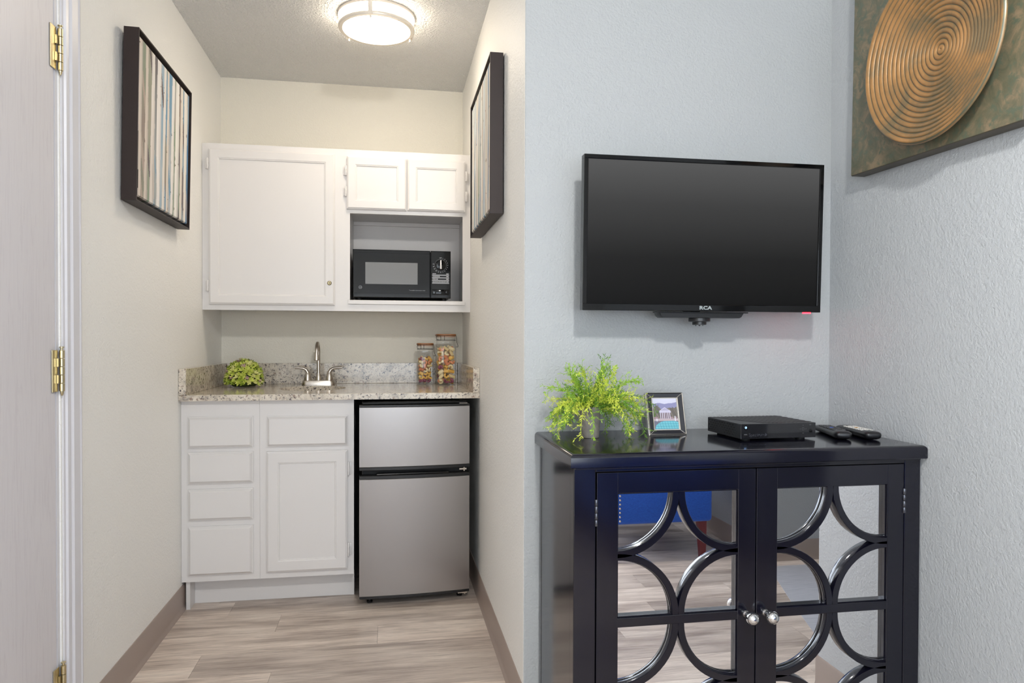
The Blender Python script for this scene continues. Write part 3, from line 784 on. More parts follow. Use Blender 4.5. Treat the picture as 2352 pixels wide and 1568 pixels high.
for i in range(5):
    for j in range(2):
        led.lathe([(.0022, -.0035), (.0022, -.0008), (.0016, -.0002)], 8, (.318+i*.0048, .004+j*.005, 0))
obj('red_indicator_light', led, rl.m, tv, world=False, label='small glowing red indicator light')
mt_ = tv
obj('wall_plate', MB().box(.835, .975, YT-.012, YT-.0005, 1.29, 1.52, .002), M_black, mt_)
obj('mount_arm', MB().box(.880, .930, 2.030, YT-.012, 1.33, 1.48, .004), M_black, mt_)
tr_ = MB(); tr_.loft([[Vector((.772+e, y, 1.2285)), Vector((1.040-e, y, 1.2285)), Vector((1.037-e, y, 1.226)), Vector((1.030-e, y, 1.215)), Vector((1.024-e, y, 1.212)), Vector((.786+e, y, 1.212)), Vector((.780+e, y, 1.217)), Vector((.776+e, y, 1.226))] for y, e in ((1.958, .0), (1.962, -.002), (2.000, -.002), (2.004, 0))])
obj('lower_tray', tr_, M_black, mt_, 30)
obj('lower_rail', MB().box(.758, 1.050, 1.954, 1.972, 1.2262, 1.2296, .001), M_black, mt_)
obj('mount_strut', MB().box(.890, .920, 2.004, YT-.012, 1.215, 1.30, .002).box(.890, .920, 2.004, 2.012, 1.215, 1.34), M_black, mt_)
kb = MB().lathe([(.030, 1.2120), (.0315, 1.2105), (.0315, 1.2020), (.029, 1.2005)], 28, (.905, 1.975, 0)); kb.lathe([(.0205, 1.2005), (.0205, 1.1925), (.018, 1.1915)], 24, (.905, 1.975, 0))
for a in (60, 120, 240, 300): kb.lathe([(.0014, 1.1915), (.0014, 1.1885)], 8, (.905+.012*math.cos(R(a)), 1.975+.012*math.sin(R(a)), 0))
obj('pivot_knob', kb, M_black, mt_, 40)

# ------------------------------------------------------------------ console cabinet with mirrored lattice doors
cn = thing('console_cabinet', 'black lacquered console cabinet with mirrored doors under curved lattice', 'cabinet', (.913, 1.86, 0))
ZK = .8708
cx0, cx1 = .4285, XRR-.003
def ins(i, z): return [Vector((cx0+i, 1.6440+i, z)), Vector((cx1-i, 1.6440+i, z)), Vector((cx1-i, YT-.0015, z)), Vector((cx0+i, YT-.0015, z))]
top = MB().loft([ins(.0015, ZK-.0345), ins(0, ZK-.033)] + [ins(.011*(1-math.cos(R(a))), ZK-.011+.011*math.sin(R(a))) for a in (0, 18, 36, 54, 72, 90)])
obj('top', top, M_console, cn, 40)
yF = 1.6650
zb0 = .062; zt0 = ZK-.0350
bx0, bx1 = .4415, 1.3905
b = MB()   # side panels with grooved stiles
for x_0, x_1, s_ in ((bx0, bx0+.018, 1), (bx1-.018, bx1, -1)):
    b.box(x_0, x_1, 1.7010, 1.7015, zb0, zt0)
obj('side_panel', MB().box(bx0+.0008, bx0+.018, 1.7030, 2.0330, zb0, zt0), M_console, cn); obj('side_panel', MB().box(bx1-.018, bx1-.0008, 1.7030, 2.0330, zb0, zt0), M_console, cn)
b.bm.free()
for x_0, x_1 in ((bx0, bx0+.022), (bx1-.022, bx1)):
    obj('corner_post', MB().box(x_0, x_1, 2.0345, 2.0600, .0005, zt0, .0015), M_console, cn)
obj('front_stile', MB().box(bx0, .4965, yF, 1.7015, .0005, zt0, .002), M_console, cn); obj('front_stile', MB().box(1.3430, bx1, yF, 1.7015, .0005, zt0, .002), M_console, cn)
obj('top_rail', MB().box(.4966, 1.3429, yF, yF+.02, .8225, zt0, .001), M_console, cn); obj('bottom_rail', MB().box(.4966, 1.3429, yF, yF+.02, zb0, .0830, .001), M_console, cn)
obj('bottom_panel', MB().box(bx0+.0185, bx1-.0185, yF+.021, 2.0330, zb0, zb0+.016), M_matte, cn); obj('back_panel', MB().box(bx0+.0185, bx1-.0185, 2.0340, 2.0400, zb0, zt0), M_matte, cn)
obj('moulding', MB().box(bx0+.002, bx1-.002, yF-.004, yF, .8300, zt0, .0015), M_console, cn)
def arc_strip(cx, cz, a0, ri, ro, y0, y1, n=14):
    loops = []
    for i in range(n+1):
        a = R(a0+90*i/n); c_, s_ = math.cos(a), math.sin(a)
        sec = [(ri-.0015, y1), (ri-.0026, y1-.002), (ri-.0026, y1-.0065), (ri-.0005, y1-.0080), (ri, y0+.0012), (ri+.0010, y0), (ro-.0008, y0), (ro, y0+.001), (ro, y1)]
        loops.append([Vector((cx+r*c_, y, cz+r*s_)) for r, y in sec])
    return MB().loft(loops)
def console_door(x0, x1, ox0, ox1, knob_x, hinge_x):
    z0, z1 = .0855, .8205
    oz1, bz1, bz0, oz0 = .7680, .4595, .4375, .1290
    y0, y1 = yF, yF+.0170
    fm = MB()
    fm.box(x0, ox0, y0, y1, z0, z1, .0012); fm.box(ox1, x1, y0, y1, z0, z1, .0012)
    fm.box(ox0-.0015, ox1+.0015, y0, y1, oz1, z1, .0010); fm.box(ox0-.0015, ox1+.0015, y0, y1, z0, oz0, .0010)
    d = obj('door', fm, M_console, cn)
    # inner lip of the frame
    lp = MB()
    lp.box(ox0, ox0+.0028, y0+.006, y1, oz0, oz1); lp.box(ox1-.0028, ox1, y0+.006, y1, oz0, oz1); lp.box(ox0, ox1, y0+.006, y1, oz1-.0028, oz1); lp.box(ox0, ox1, y0+.006, y1, oz0, oz0+.0028)
    obj('inner_lip', lp, M_console, d)
    hw = (ox1-ox0)/2; ro = hw+.0014; ri = ro-.0175
    for cx, angs in ((ox0, (270, 0)), (ox1, (180, 90))):
        for cz, up in ((oz1, 0), (bz1, 1), (bz0, 0), (oz0, 1)):
            a0 = angs[1] if up else angs[0]
            obj('lattice_arc', arc_strip(cx, cz, a0, ri, ro, y0+.0004, y1), M_console, d, 40)
    br = MB().box(ox0-.001, ox1+.001, y0, y1, bz0, bz1, .0012); br.box(ox0, ox1, y0+.006, y1, bz0-.0028, bz1+.0028)
    obj('lattice_bar', br, M_console, d)
    obj('mirror', MB().box(ox0-.008, ox1+.008, y1+.0003, y1+.004, oz0-.008, oz1+.008), M_mirror, d)
    kz = .4500
    kn = MB().lathe([(.0095, 0), (.0095, .002), (.0068, .004), (.0055, .009), (.0070, .0135), (.0055, .016), (.0100, .020), (.0150, .026), (.0168, .033), (.0150, .040), (.0095, .0455), (.004, .0478), (.0008, .0482)], 28, (knob_x, y0, kz), My)
    obj('knob', kn, M_chrome, d, 60)
    for zz in (.690, .160):
        h = MB()
        for k in range(4): h.lathe([(.0036, zz+.0165*k+.0006), (.0042, zz+.0165*k+.0014), (.0042, zz+.0165*(k+1)-.0014), (.0036, zz+.0165*(k+1)-.0006)], 12, (hinge_x, y0-.0010, 0))
        obj('hinge', h, pm('dark_steel', srgb(92, 94, 102), .3, .9), d, 40)
console_door(.4995, .9185, .5535, .8710, .8945, .4980)
console_door(.9215, 1.3410, .9790, 1.2935, .9480, 1.3420)

# ------------------------------------------------------------------ potted fern on the console
PX, PY = .5590, 1.930
pf = thing('potted_fern', 'bushy bright green artificial fern in a grey pot on the console', 'plant', (PX, PY, ZK))
def pot_mat():
    n = NT('grey_zinc_pot'); n.set(Roughness=.45, Metallic=.3)
    n.l(n.ramp(n.noise(n.coord(), 40, 3), [(.3, srgb(122, 118, 112)), (.7, srgb(158, 152, 144))]), n.b.inputs['Base Color']); return n.m
obj('pot', MB().lathe([(.0225, .0003), (.0240, .001), (.0265, .03), (.0305, .085), (.0315, .088), (.0290, .088), (.0270, .078), (.002, .076)], 32), pot_mat(), pf, 40, world=False)
def leaf_mat(name, a, b_, rough=.5):
    n = NT(name); n.set(Roughness=rough, Specular_IOR_Level=.3)
    n.l(n.ramp(n.noise(n.coord(), 60, 2), [(.35, a), (.65, b_)]), n.b.inputs['Base Color'])
    n.set(Subsurface_Weight=0); return n.m
LM = [leaf_mat('fern_dark', srgb(84, 126, 44), srgb(116, 158, 56)), leaf_mat('fern_mid', srgb(134, 176, 56), srgb(166, 202, 72)), leaf_mat('fern_bright', srgb(190, 212, 64), srgb(220, 226, 96))]
def needle(bm, p, d, up, L, wd):
    s_ = d.cross(up)
    if s_.length < 1e-4: return
    s_.normalize()
    a = bm.verts.new(p); b_ = bm.verts.new(p+d*L*.45+s_*wd+up*wd*.3); c_ = bm.verts.new(p+d*L); e = bm.verts.new(p+d*L*.45-s_*wd+up*wd*.3)
    bm.faces.new((a, b_, c_, e))
rf = random.Random(11)
def frond(az, el, L, droop, mt, r0):
    mb = MB(); bm = mb.bm
    d = Vector((math.cos(az)*math.cos(el), math.sin(az)*math.cos(el), math.sin(el)))
    p = Vector((math.cos(az)*r0, math.sin(az)*r0, .074)); pts = [p.copy()]; n = 13
    for i in range(n):
        d = (d + Vector((0, 0, -droop*(i/n)*.22)) + Vector((rf.uniform(-1, 1), rf.uniform(-1, 1), rf.uniform(-1, 1)))*.06).normalized()
        p = p + d*(L/n)
        q = p.copy()
        lim = YT-.012-PY
        if q.y > lim: q.y = lim
        if q.z < .004 : q.z = .004
        p = q; pts.append(p.copy())
    mb.tube(pts, [.0011*(1-.6*i/n) for i in range(n+1)], 4)
    for i in range(3, n+1):
        t = (pts[i]-pts[i-1]).normalized()
        for s_ in (-1, 1):
            for k in range(2):
                u = Vector((rf.uniform(-1, 1), rf.uniform(-1, 1), rf.uniform(-.6, 1))).normalized()
                sd = t.cross(u).normalized()*s_
                dr_ = (t*.75+sd*.8).normalized()
                needle(bm, pts[i-1].lerp(pts[i], rf.random()), dr_, u, rf.uniform(.007, .013), .0013)
        if 3 < i < n and rf.random() < .62:       # side twig with its own needles
            u = Vector((rf.uniform(-1, 1), rf.uniform(-1, 1), rf.uniform(-.3, 1))).normalized()
            sd = (t*.7+t.cross(u).normalized()*rf.choice([-1, 1])*.9).normalized()
            l_ = rf.uniform(.018, .036); q0 = pts[i]
            q1 = q0+sd*l_
            if q1.y+0 > YT-.014-PY: continue
            mb.tube([q0, q1], [.0007, .0004], 3)
            for k in range(7):
                tt = (k+1)/7; u2 = Vector((rf.uniform(-1, 1), rf.uniform(-1, 1), rf.uniform(-1, 1))).normalized()
                s2 = sd.cross(u2)
                if s2.length < .05: continue
                needle(bm, q0.lerp(q1, tt), (sd*.8+s2.normalized()*rf.choice([-1, 1])*.75).normalized(), u2, rf.uniform(.006, .0115), .0012)
    for v in bm.verts:
        if v.co.y > YT-.004-PY: v.co.y = YT-.004-PY
        if v.co.z < .0015: v.co.z = .0015
    me = mb.mesh('frond', mt); link('frond', me, pf)
for i in range(105):
    az = rf.uniform(0, 2*math.pi)
    k = rf.random()
    if k < .30: el, L, dr_, mt = rf.uniform(.9, 1.45), rf.uniform(.11, .165), rf.uniform(.2, 1.0), LM[rf.choice([0, 1, 1, 2])]
    elif k < .70: el, L, dr_, mt = rf.uniform(.35, .95), rf.uniform(.12, .180), rf.uniform(.6, 1.8), LM[rf.choice([0, 1, 2, 2])]
    else: el, L, dr_, mt = rf.uniform(.15, .7), rf.uniform(.13, .185), rf.uniform(2.0, 3.4), LM[rf.choice([0, 1, 1, 2])]
    if math.sin(az) > .3: L *= .8
    frond(az, el, L, dr_, mt, rf.uniform(.003, .020))
frond(-.15, .55, .21, 1.5, LM[0], .01); frond(.1, .45, .205, 1.7, LM[1], .01); frond(-.5, .4, .20, 2.4, LM[0], .01)

# ------------------------------------------------------------------ picture frame
pfm = thing('photo_frame', 'small black and silver photo frame with a temple and pool picture', 'photo frame', (.7940, 1.9360, ZK+.0008), (R(-16), 0, 0))
W_, H_ = .115, .126
M_bk = pm('black_bevelled_glass', srgb(22, 22, 30), .08, coat=.5)
def quad_bevel(pts, th=.003):
    mb = MB(); mb.loft([[Vector((x, .004, z)) for x, z in pts], [Vector((x, -.001+dy, z)) for (x, z), dy in zip(pts, (0, 0, th, th))]])
    return mb
iw, ih, ow = .0365, .0450, .0530
cx, cz = 0, H_/2
O = [(-W_/2+.0025, .0025), (W_/2-.0025, .0025), (W_/2-.0025, H_-.0025), (-W_/2+.0025, H_-.0025)]
I = [(-iw-.0035, cz-ih-.0035), (iw+.0035, cz-ih-.0035), (iw+.0035, cz+ih+.0035), (-iw-.0035, cz+ih+.0035)]
obj('backing', MB().box(-W_/2, W_/2, .002, .016, 0, H_, .001), M_silver, pfm, world=False)
for k in range(4):
    a, b_ = O[k], O[(k+1) % 4]; c_, e = I[(k+1) % 4], I[k]
    sh = lambda p, q, t: (p[0]+(q[0]-p[0])*t, p[1]+(q[1]-p[1])*t)
    a2, b2 = sh(a, b_, .010), sh(b_, a, .010); c2, e2 = sh(c_, e, .013), sh(e, c_, .013)
    obj('bevel_strip', quad_bevel([a2, b2, c2, e2]), M_bk, pfm, world=False)
rim = MB()
for P4, y_, r in ((O, -.0005, .0021), (I, .0016, .0013)):
    rim.tube([(x, y_, z) for x, z in P4] + [(P4[0][0], y_, P4[0][1])], r, 6)
for a, b_ in zip(O, I): rim.tube([(a[0], -.0008, a[1]), (b_[0], .0016, b_[1])], .0012, 6)
obj('silver_edging', rim, M_silver, pfm, world=False)
def temple(nu=74, nv=90):
    U, V = np.meshgrid((np.arange(nu)+.5)/nu, (np.arange(nv)+.5)/nv, indexing='ij')
    col = np.zeros((nu, nv, 3)); col[:] = sl((206, 206, 224))
    n1 = vnoise(3, 1); hill = .80+.10*n1(U*4)-.04*np.abs(U-.6)
    col[V < hill] = sl((142, 142, 178))
    tree = .66+.16*vnoise(9, 1)(U*9)-.05*(np.abs(U-.5) < .3)+.06*vnoise(5, 1)(U*25)
    m_ = V < tree; col[m_] = sl((104, 98, 94)); col[m_ & (vnoise(4, 1)(U*30+V*17) > .6)] = sl((128, 122, 110))
    # temple front
    tx0, tx1 = .24, .72
    ped = (V > .575) & (V < .575+.14*(1-np.abs(U-.48)/.27)) & (np.abs(U-.48) < .27); col[ped] = sl((214, 210, 226))
    ped2 = (V > .60) & (V < .595+.10*(1-np.abs(U-.48)/.21)) & (np.abs(U-.48) < .19); col[ped2] = sl((176, 170, 196))
    ent = (np.abs(U-.48) < .25) & (V > .535) & (V <= .578); col[ent] = sl((196, 190, 212))
    inn = (np.abs(U-.48) < .22) & (V > .33) & (V <= .535); col[inn] = sl((128, 112, 120))
    for c_ in (.28, .36, .44, .52, .60, .68):
        col[(np.abs(U-c_) < .013) & (V > .33) & (V <= .545)] = sl((216, 212, 226))
    deck = (V <= .34) & (V > .26); col[deck] = sl((188, 172, 178)); col[(V <= .40) & (V > .33) & (vnoise(8, 1)(U*18) > .55) & ~inn] = sl((158, 134, 140))
    pool = (V <= .27) & (V > 0) & (((U-.62)/.60)**2+((V-.02)/.26)**2 < 1); col[(V <= .27)] = sl((112, 112, 128)); col[pool] = sl((116, 190, 202))
    grid_ = pool & ((np.abs((U+V*.25)*9 % 1-.5) < .06) | (np.abs(V*26 % 1-.5) < .07)); col[grid_] = sl((70, 142, 166))
    for c_, h_ in ((.30, .62), (.24, .80)):
        pass
    cyp = (np.abs(U-.22) < .022*(1-np.clip((V-.6)/.24, 0, 1))) & (V > .5) & (V < .84); col[cyp] = sl((96, 98, 100))
    cyp = (np.abs(U-.10) < .02*(1-np.clip((V-.6)/.16, 0, 1))) & (V > .5) & (V < .76); col[cyp] = sl((104, 104, 104))
    st_ = ((np.abs(U-.88) < .02) & (V > .26) & (V < .42)) | ((np.abs(U-.12) < .02) & (V > .26) & (V < .34)); col[st_] = sl((222, 220, 230))
    return col
me = grid_mesh('photo_print', temple(), lambda u, v: (-iw+2*iw*u-.001, .0016, cz-ih+2*ih*v), M_photo)
link('photo_print', me, pfm)
es_ = MB().loft([[Vector((-.022, .016, .105)), Vector((.022, .016, .105)), Vector((.022, .018, .105)), Vector((-.022, .018, .105))], [Vector((-.030, .0515, .0158)), Vector((.030, .0515, .0158)), Vector((.030, .0535, .0158)), Vector((-.030, .0535, .0158))]])
obj('easel_leg', es_, M_matte, pfm, world=False)

# ------------------------------------------------------------------ cable box
sb = thing('cable_box', 'flat black cable box with blue power light on the console', 'cable box', (1.0530, 1.888, ZK), (0, 0, R(2.3)))
bw, bd, z0, z1 = .229, .188, .0060, .0470
obj('body', MB().box(-bw/2, bw/2, -bd/2+.0035, bd/2, z0, z1, .0012), pm('black_box_plastic', srgb(34, 34, 37), .42), sb, world=False)
fpn = obj('front_panel', MB().box(-bw/2, bw/2, -bd/2, -bd/2+.0032, z0, z1, .0008), pm('gloss_front', srgb(22, 22, 26), .07, coat=.4), sb, world=False)
for x in (-.085, .085):
    for y in (-.065, .065): obj('foot', MB().lathe([(.013, .0003), (.013, z0)], 16, (x, y, 0)), M_matte, sb, world=False)
vt = MB()
for i in range(22):          # diagonal ribs on the lid
    x = -bw/2+.004+i*.0124
    a = Vector((x, bd/2-.006, z1)); b_ = Vector((x+.075, -bd/2+.012, z1))
    if b_.x > bw/2-.004:
        t = (bw/2-.004-a.x)/(b_.x-a.x)
        if t <= .05: continue
        b_ = a.lerp(b_, t)
    s_ = Vector((.0034, .0014, 0))
    vt.loft([[a-s_, a+s_, b_+s_, b_-s_], [p+Vector((0, 0, .0011)) for p in (a-s_*.7, a+s_*.7, b_+s_*.7, b_-s_*.7)]])
obj('lid_ribs', vt, pm('rib_plastic', srgb(46, 45, 46), .4), sb, world=False)
M_hole = pm('vent_black', (.002, .002, .002), .9)
vh = MB()
for r_i in range(5):
    for c_i in range(10):
        y = bd/2-.012-c_i*.0148-(r_i % 2)*.0074; zz = z1-.0065-r_i*.0066
        if r_i >= 3 and 2 < c_i < 6: continue
        if y < -bd/2+.016: continue
        vh.box(-bw/2-.0003, -bw/2+.0005, y-.0042, y+.0042, zz-.0012, zz+.0018)
obj('side_vents', vh, M_hole, sb, world=False)
yf = -bd/2
pw = MB().lathe([(.0062, 0), (.0062, .0008), (.0050, .0012)], 24, (-.1005, yf, .0372), My); pbt = obj('power_button', pw, M_gloss, fpn, 40, world=False)
bl = NT('blue_power_light'); bl.set(Base_Color=(.2, .4, 1), Emission_Color=(.35, .6, 1), Emission_Strength=3.0)
pr_ = MB(); ring2(pr_, -.1005, yf-.0015, .0372, .0020, .0029); pr_.box(-.1008, -.1002, yf-.0016, yf-.0012, .0374, .0404); obj('power_light', pr_, bl.m, pbt, world=False)
obj('usb_port', MB().box(-.1065, -.0945, yf-.0004, yf+.001, .0148, .0200), M_hole, fpn, world=False)
obj('usb_tongue', MB().box(-.1050, -.0960, yf-.0006, yf, .0178, .0192), pm('usb_metal', srgb(150, 150, 155), .3, .8), fpn, world=False)
me = text_mesh('Spectrum', .0125, pm('embossed_black', srgb(52, 53, 60), .3), extrude=.0004); me.transform(Matrix.Translation((-.0670, yf-.0003, .0166)) @ RXT); link('embossed_letters', me, fpn)
tri = MB().prism([(-.0415, .0120), (-.0350, .0166), (-.0415, .0212)], yf-.0006, yf, 'y'); obj('embossed_arrow', tri, pm('embossed_black', srgb(52, 53, 60), .3), fpn, world=False)
M_icon = pm('grey_icon_print', srgb(96, 97, 100), .4)
ic = MB(); ring2(ic, .0750, yf-.0004, .0300, .0036, .0041)
for dx_, dz2 in ((-.0095, 0), (.0095, 0), (0, .0105), (0, -.0125)):
    sx_, sz_ = (1 if dx_ > 0 else -1 if dx_ < 0 else 0), (1 if dz2 > 0 else -1 if dz2 < 0 else 0)
    tip = Vector((.0750+dx_, yf-.0004, .0300+dz2)); sd = Vector((sz_, 0, sx_))*.0016; bk = Vector((-sx_, 0, -sz_))*.0014
    ic.tube([tip+sd+bk, tip, tip-sd+bk], .0003, 4)
for k in range(3): ic.box(.0945, .1005, yf-.0004, yf, .0395+k*.0016, .0400+k*.0016)
obj('arrow_icons', ic, M_icon, fpn, world=False)
obj('infrared_window', MB().lathe([(.0050, 0), (.0050, .0006), (.0042, .0009)], 20, (.0985, yf, .0245), My), M_gloss, fpn, 40, world=False)

# ------------------------------------------------------------------ remote controls
def remote(label, loc, rz, dark):
    t = thing('remote_control', label, 'remote control', loc, (0, 0, rz), 'remote controls on the console')
    L, Wd, Hh = .205, .050, .024
    secs = []
    SS = [0, .004, .012, .028, .05, .09, .15, .25, .4, .55, .7, .82, .9, .95, .98, .993, 1]
    for s_ in SS:
        y = -L/2 + L*s_
        q = max(0, (.085-s_)/.085, (s_-.95)/.05); e = math.sqrt(max(0, 1-q*q))
        wd = Wd*(.86+.14*abs(2*s_-1)**1.5)*(.55+.45*e); hh = Hh*(.30+.70*e)*(1.0-.18*s_)
        k = 14; sec = []
        for j in range(k):
            a = 2*math.pi*j/k
            x = wd/2*math.copysign(abs(math.cos(a))**.6, math.cos(a)); z = math.copysign(abs(math.sin(a))**.75, math.sin(a))
            z = (hh*.42*z if z > 0 else hh*.58*z)
            sec.append(Vector((x, y, z+Hh*(1-.18*s_)*.58+.0005)))
        secs.append(sec)
    obj('shell', MB().loft(secs), pm('remote_plastic', srgb(20, 20, 23), .33), t, 45, world=False)
    def topz(y):
        s_ = (y+L/2)/L; return Hh*(1.0-.18*s_)+.0005
    rw, cl = (9, 3) if dark else (8, 3)
    bc_ = pm('remote_button_dark', srgb(52, 53, 56), .5) if dark else pm('remote_button_pale', srgb(214, 212, 206), .5)
    r_ = MB().box(-.0045, .0045, -.0045, .0045, -.001, .0016, .001).mesh('button', bc_)
    r_a = MB().box(-.0052, .0052, -.0032, .0032, -.001, .0016, .001).mesh('button', pm('button_blue', srgb(40, 92, 200), .4) if dark else pm('button_amber', srgb(206, 150, 50), .4))
    for i in range(rw):
        for j in range(cl):
            y = -L*.26+i*.0155; x = (j-1)*.0132
            o = link('button', r_a if (i == 4 and j == 1) else r_, t); o.location = (x, y, topz(y)-.0006)
    return t
remote('slim black remote control with dark buttons lying next to the cable box', (1.2690, 1.8660, ZK), R(-17), True)
remote('black remote control with pale buttons lying closest to the right wall', (1.3385, 1.8500, ZK), R(-12), False)

# ------------------------------------------------------------------ artificial leaf ball on the counter
bp_ = thing('leaf_ball', 'round yellow-green artificial leaf ball resting on the granite counter', 'plant', (-.700, 3.630, ZCT+.0005))
def rosette(seed, n=7, L=.0215, wd=.0058):
    rr = random.Random(seed); mb = MB(); bm = mb.bm
    for k in range(n):
        a = 2*math.pi*k/n+rr.uniform(-.2, .2); el = rr.uniform(.25, .75) if k % 2 else rr.uniform(.6, 1.1)
        d = Vector((math.cos(a)*math.cos(el), math.sin(a)*math.cos(el), math.sin(el))); s_ = Vector((-math.sin(a), math.cos(a), 0)); u = s_.cross(d)*-1
        l_ = L*rr.uniform(.8, 1.15)
        c0 = bm.verts.new((0, 0, 0)); m1 = bm.verts.new(d*l_*.5-Vector((0, 0, .0016))); tip = bm.verts.new(d*l_+Vector((0, 0, .001)))
        a1 = bm.verts.new(d*l_*.5+s_*wd); b1 = bm.verts.new(d*l_*.5-s_*wd)
        for f in ((c0, a1, m1), (c0, m1, b1), (a1, tip, m1), (m1, tip, b1)): bm.faces.new(f)
    return mb
GM = [leaf_mat('leaf_lime', srgb(176, 190, 72), srgb(206, 210, 112)), leaf_mat('leaf_green', srgb(128, 150, 44), srgb(168, 184, 70)), leaf_mat('leaf_pale', srgb(204, 204, 128), srgb(222, 220, 150)), leaf_mat('leaf_pink', srgb(176, 148, 138), srgb(196, 172, 160))]
RM = [[rosette(s_*10+i).mesh('leaf_cluster', g_) for s_ in range(2)] for i, g_ in enumerate(GM)]
obj('core', MB().lathe([(.05, .004), (.072, .02), (.078, .05), (.066, .085), (.040, .110), (.008, .120)], 20), pm('dark_core', srgb(62, 76, 26), .8), bp_, 60, world=False)
rb = random.Random(4)
N = 150
for i in range(N):
    h = (i+.5)/N; zz = h; th = i*2.39996
    ze = -.22+1.22*h; rad = math.sqrt(max(0, 1-max(0, ze)**2)) if ze > 0 else 1.0-.25*ze*ze*4
    d = Vector((math.cos(th)*rad, math.sin(th)*rad, ze)).normalized()
    p = Vector((d.x*.079, d.y*.079, .036+d.z*.090+rb.uniform(-.004, .004)))
    p.z = max(p.z, .016)
    k = rb.random(); mi = 3 if k < .06 else (1 if k < .34 else (2 if k < .6 else 0))
    o = link('leaf_cluster', RM[mi][i % 2], bp_); o.location = p
    nrm = Vector((d.x, d.y, max(d.z, .30))).normalized()
    o.rotation_euler = nrm.to_track_quat('Z', 'Y').to_euler(); o.rotation_euler.rotate_axis('Z', rb.uniform(0, 6))
    s_ = rb.uniform(.75, 1.1); o.scale = (s_, s_, s_)

# ------------------------------------------------------------------ pasta jars
M_lidwood = pm('jar_lid_wood', srgb(158, 104, 62), .45, bump=(60, .1, .001)); M_wire = pm('dark_wire', srgb(38, 34, 32), .35, .8); M_gask = thin_glass('clear_gasket', (.85, .82, .80))
def jar(label, x, y, w_, h):
    t = thing('pasta_jar', label, 'jar', (x, y, ZCT+.0005), (0, 0, R(3)), 'pasta jars on the counter')
    body = h-.055
    L = []
    for s_, z in ((.90, .0003), (.97, .003), (1, .010), (1, body-.02), (.985, body-.008), (.93, body), (.91, body+.003), (.91, body+.030), (.94, body+.032), (.94, body+.038)):
        L.append([Vector((px*s_, py*s_, z)) for px, py in rrect(w_, w_, w_*.30, 6)])
    obj('glass_body', MB().loft(L, True, False), M_glass, t, 50, world=False)
    obj('gasket', MB().loft([[Vector((px*.93, py*.93, z)) for px, py in rrect(w_, w_, w_*.30, 6)] for z in (body+.0385, body+.0435)]), pm('gasket_band', srgb(176, 150, 132), .4), t, 50, world=False)
    obj('lid', MB().loft([[Vector((px*s_, py*s_, z)) for px, py in rrect(w_, w_, w_*.30, 6)] for s_, z in ((.97, body+.044), (1.0, body+.0455), (1.0, body+.0520), (.97, body+.055))]), M_lidwood, t, 40, world=False)
    ring_ = [(px*.965, py*.965) for px, py in rrect(w_, w_, w_*.30, 6)]
    wr = MB().tube([(px, py, body+.024) for px, py in ring_], .0013, 6, closed=True); wr.tube([(px*1.035, py*1.035, body+.0475) for px, py in ring_], .0011, 6, closed=True)
    hw = w_/2
    wr.tube([(-hw*.6, -hw*.98, body+.024), (-hw*1.0, -hw*1.04, body+.026), (-hw*1.08, -hw*1.0, body+.034), (-hw*.98, -hw*1.0, body+.0475)], .0012, 6)
    wr.tube([(-hw*.62, -hw*.96, body+.022), (-hw*.62, -hw*1.0, body+.0475)], .0012, 6); wr.tube([(-hw*.25, -hw*.96, body+.022), (-hw*.25, -hw*1.0, body+.0475)], .0012, 6)
    wr.tube([(hw*.98, -hw*.5, body+.046), (hw*1.03, -hw*.7, body+.028), (hw*1.02, -hw*.75, body+.014), (hw*1.16, -hw*.75, body-.008), (hw*1.14, -hw*.55, body-.012), (hw*1.0, -hw*.5, body-.011)], .0011, 6)
    obj('wire_clamp', wr, M_wire, t, 50, world=False)
    return t, body
PC = {'cream': srgb(236, 218, 172), 'yellow': srgb(236, 188, 92), 'orange': srgb(228, 152, 108), 'purple': srgb(146, 76, 96)}
PM = {k: pm('pasta_'+k, v, .5) for k, v in PC.items()}
def p_elbow():
    pts = [(.0085*math.cos(R(a)), 0, .0085*math.sin(R(a))) for a in range(-110, 131, 24)]
    return MB().tube(pts, .0050, 9)
def p_ridged():
    mb = MB(); pr_ = []
    for i in range(19): pr_.append((.0082 if i % 2 else .0058, -.014+.028*i/18))
    return mb.lathe(pr_, 10)
def p_twist():
    pts = [(.0055*math.cos(a*.9), .0055*math.sin(a*.9), -.014+.028*a/9) for a in [i*.6 for i in range(16)]]
    return MB().tube(pts, .0048, 8)
PMS = {(s_, k): f().mesh('pasta_piece', PM[k], 50) for s_, f in (('curled', p_elbow), ('ridged', p_ridged), ('twisted', p_twist)) for k in PC}
rp = random.Random(21)
ORD = ['lowest', 'second', 'third', 'fourth', 'fifth', 'sixth', 'seventh', 'eighth', 'ninth', 'tenth', 'eleventh', 'twelfth']
COLN = ['left', 'middle', 'right']; ROWN = ['front', 'centre', 'back']
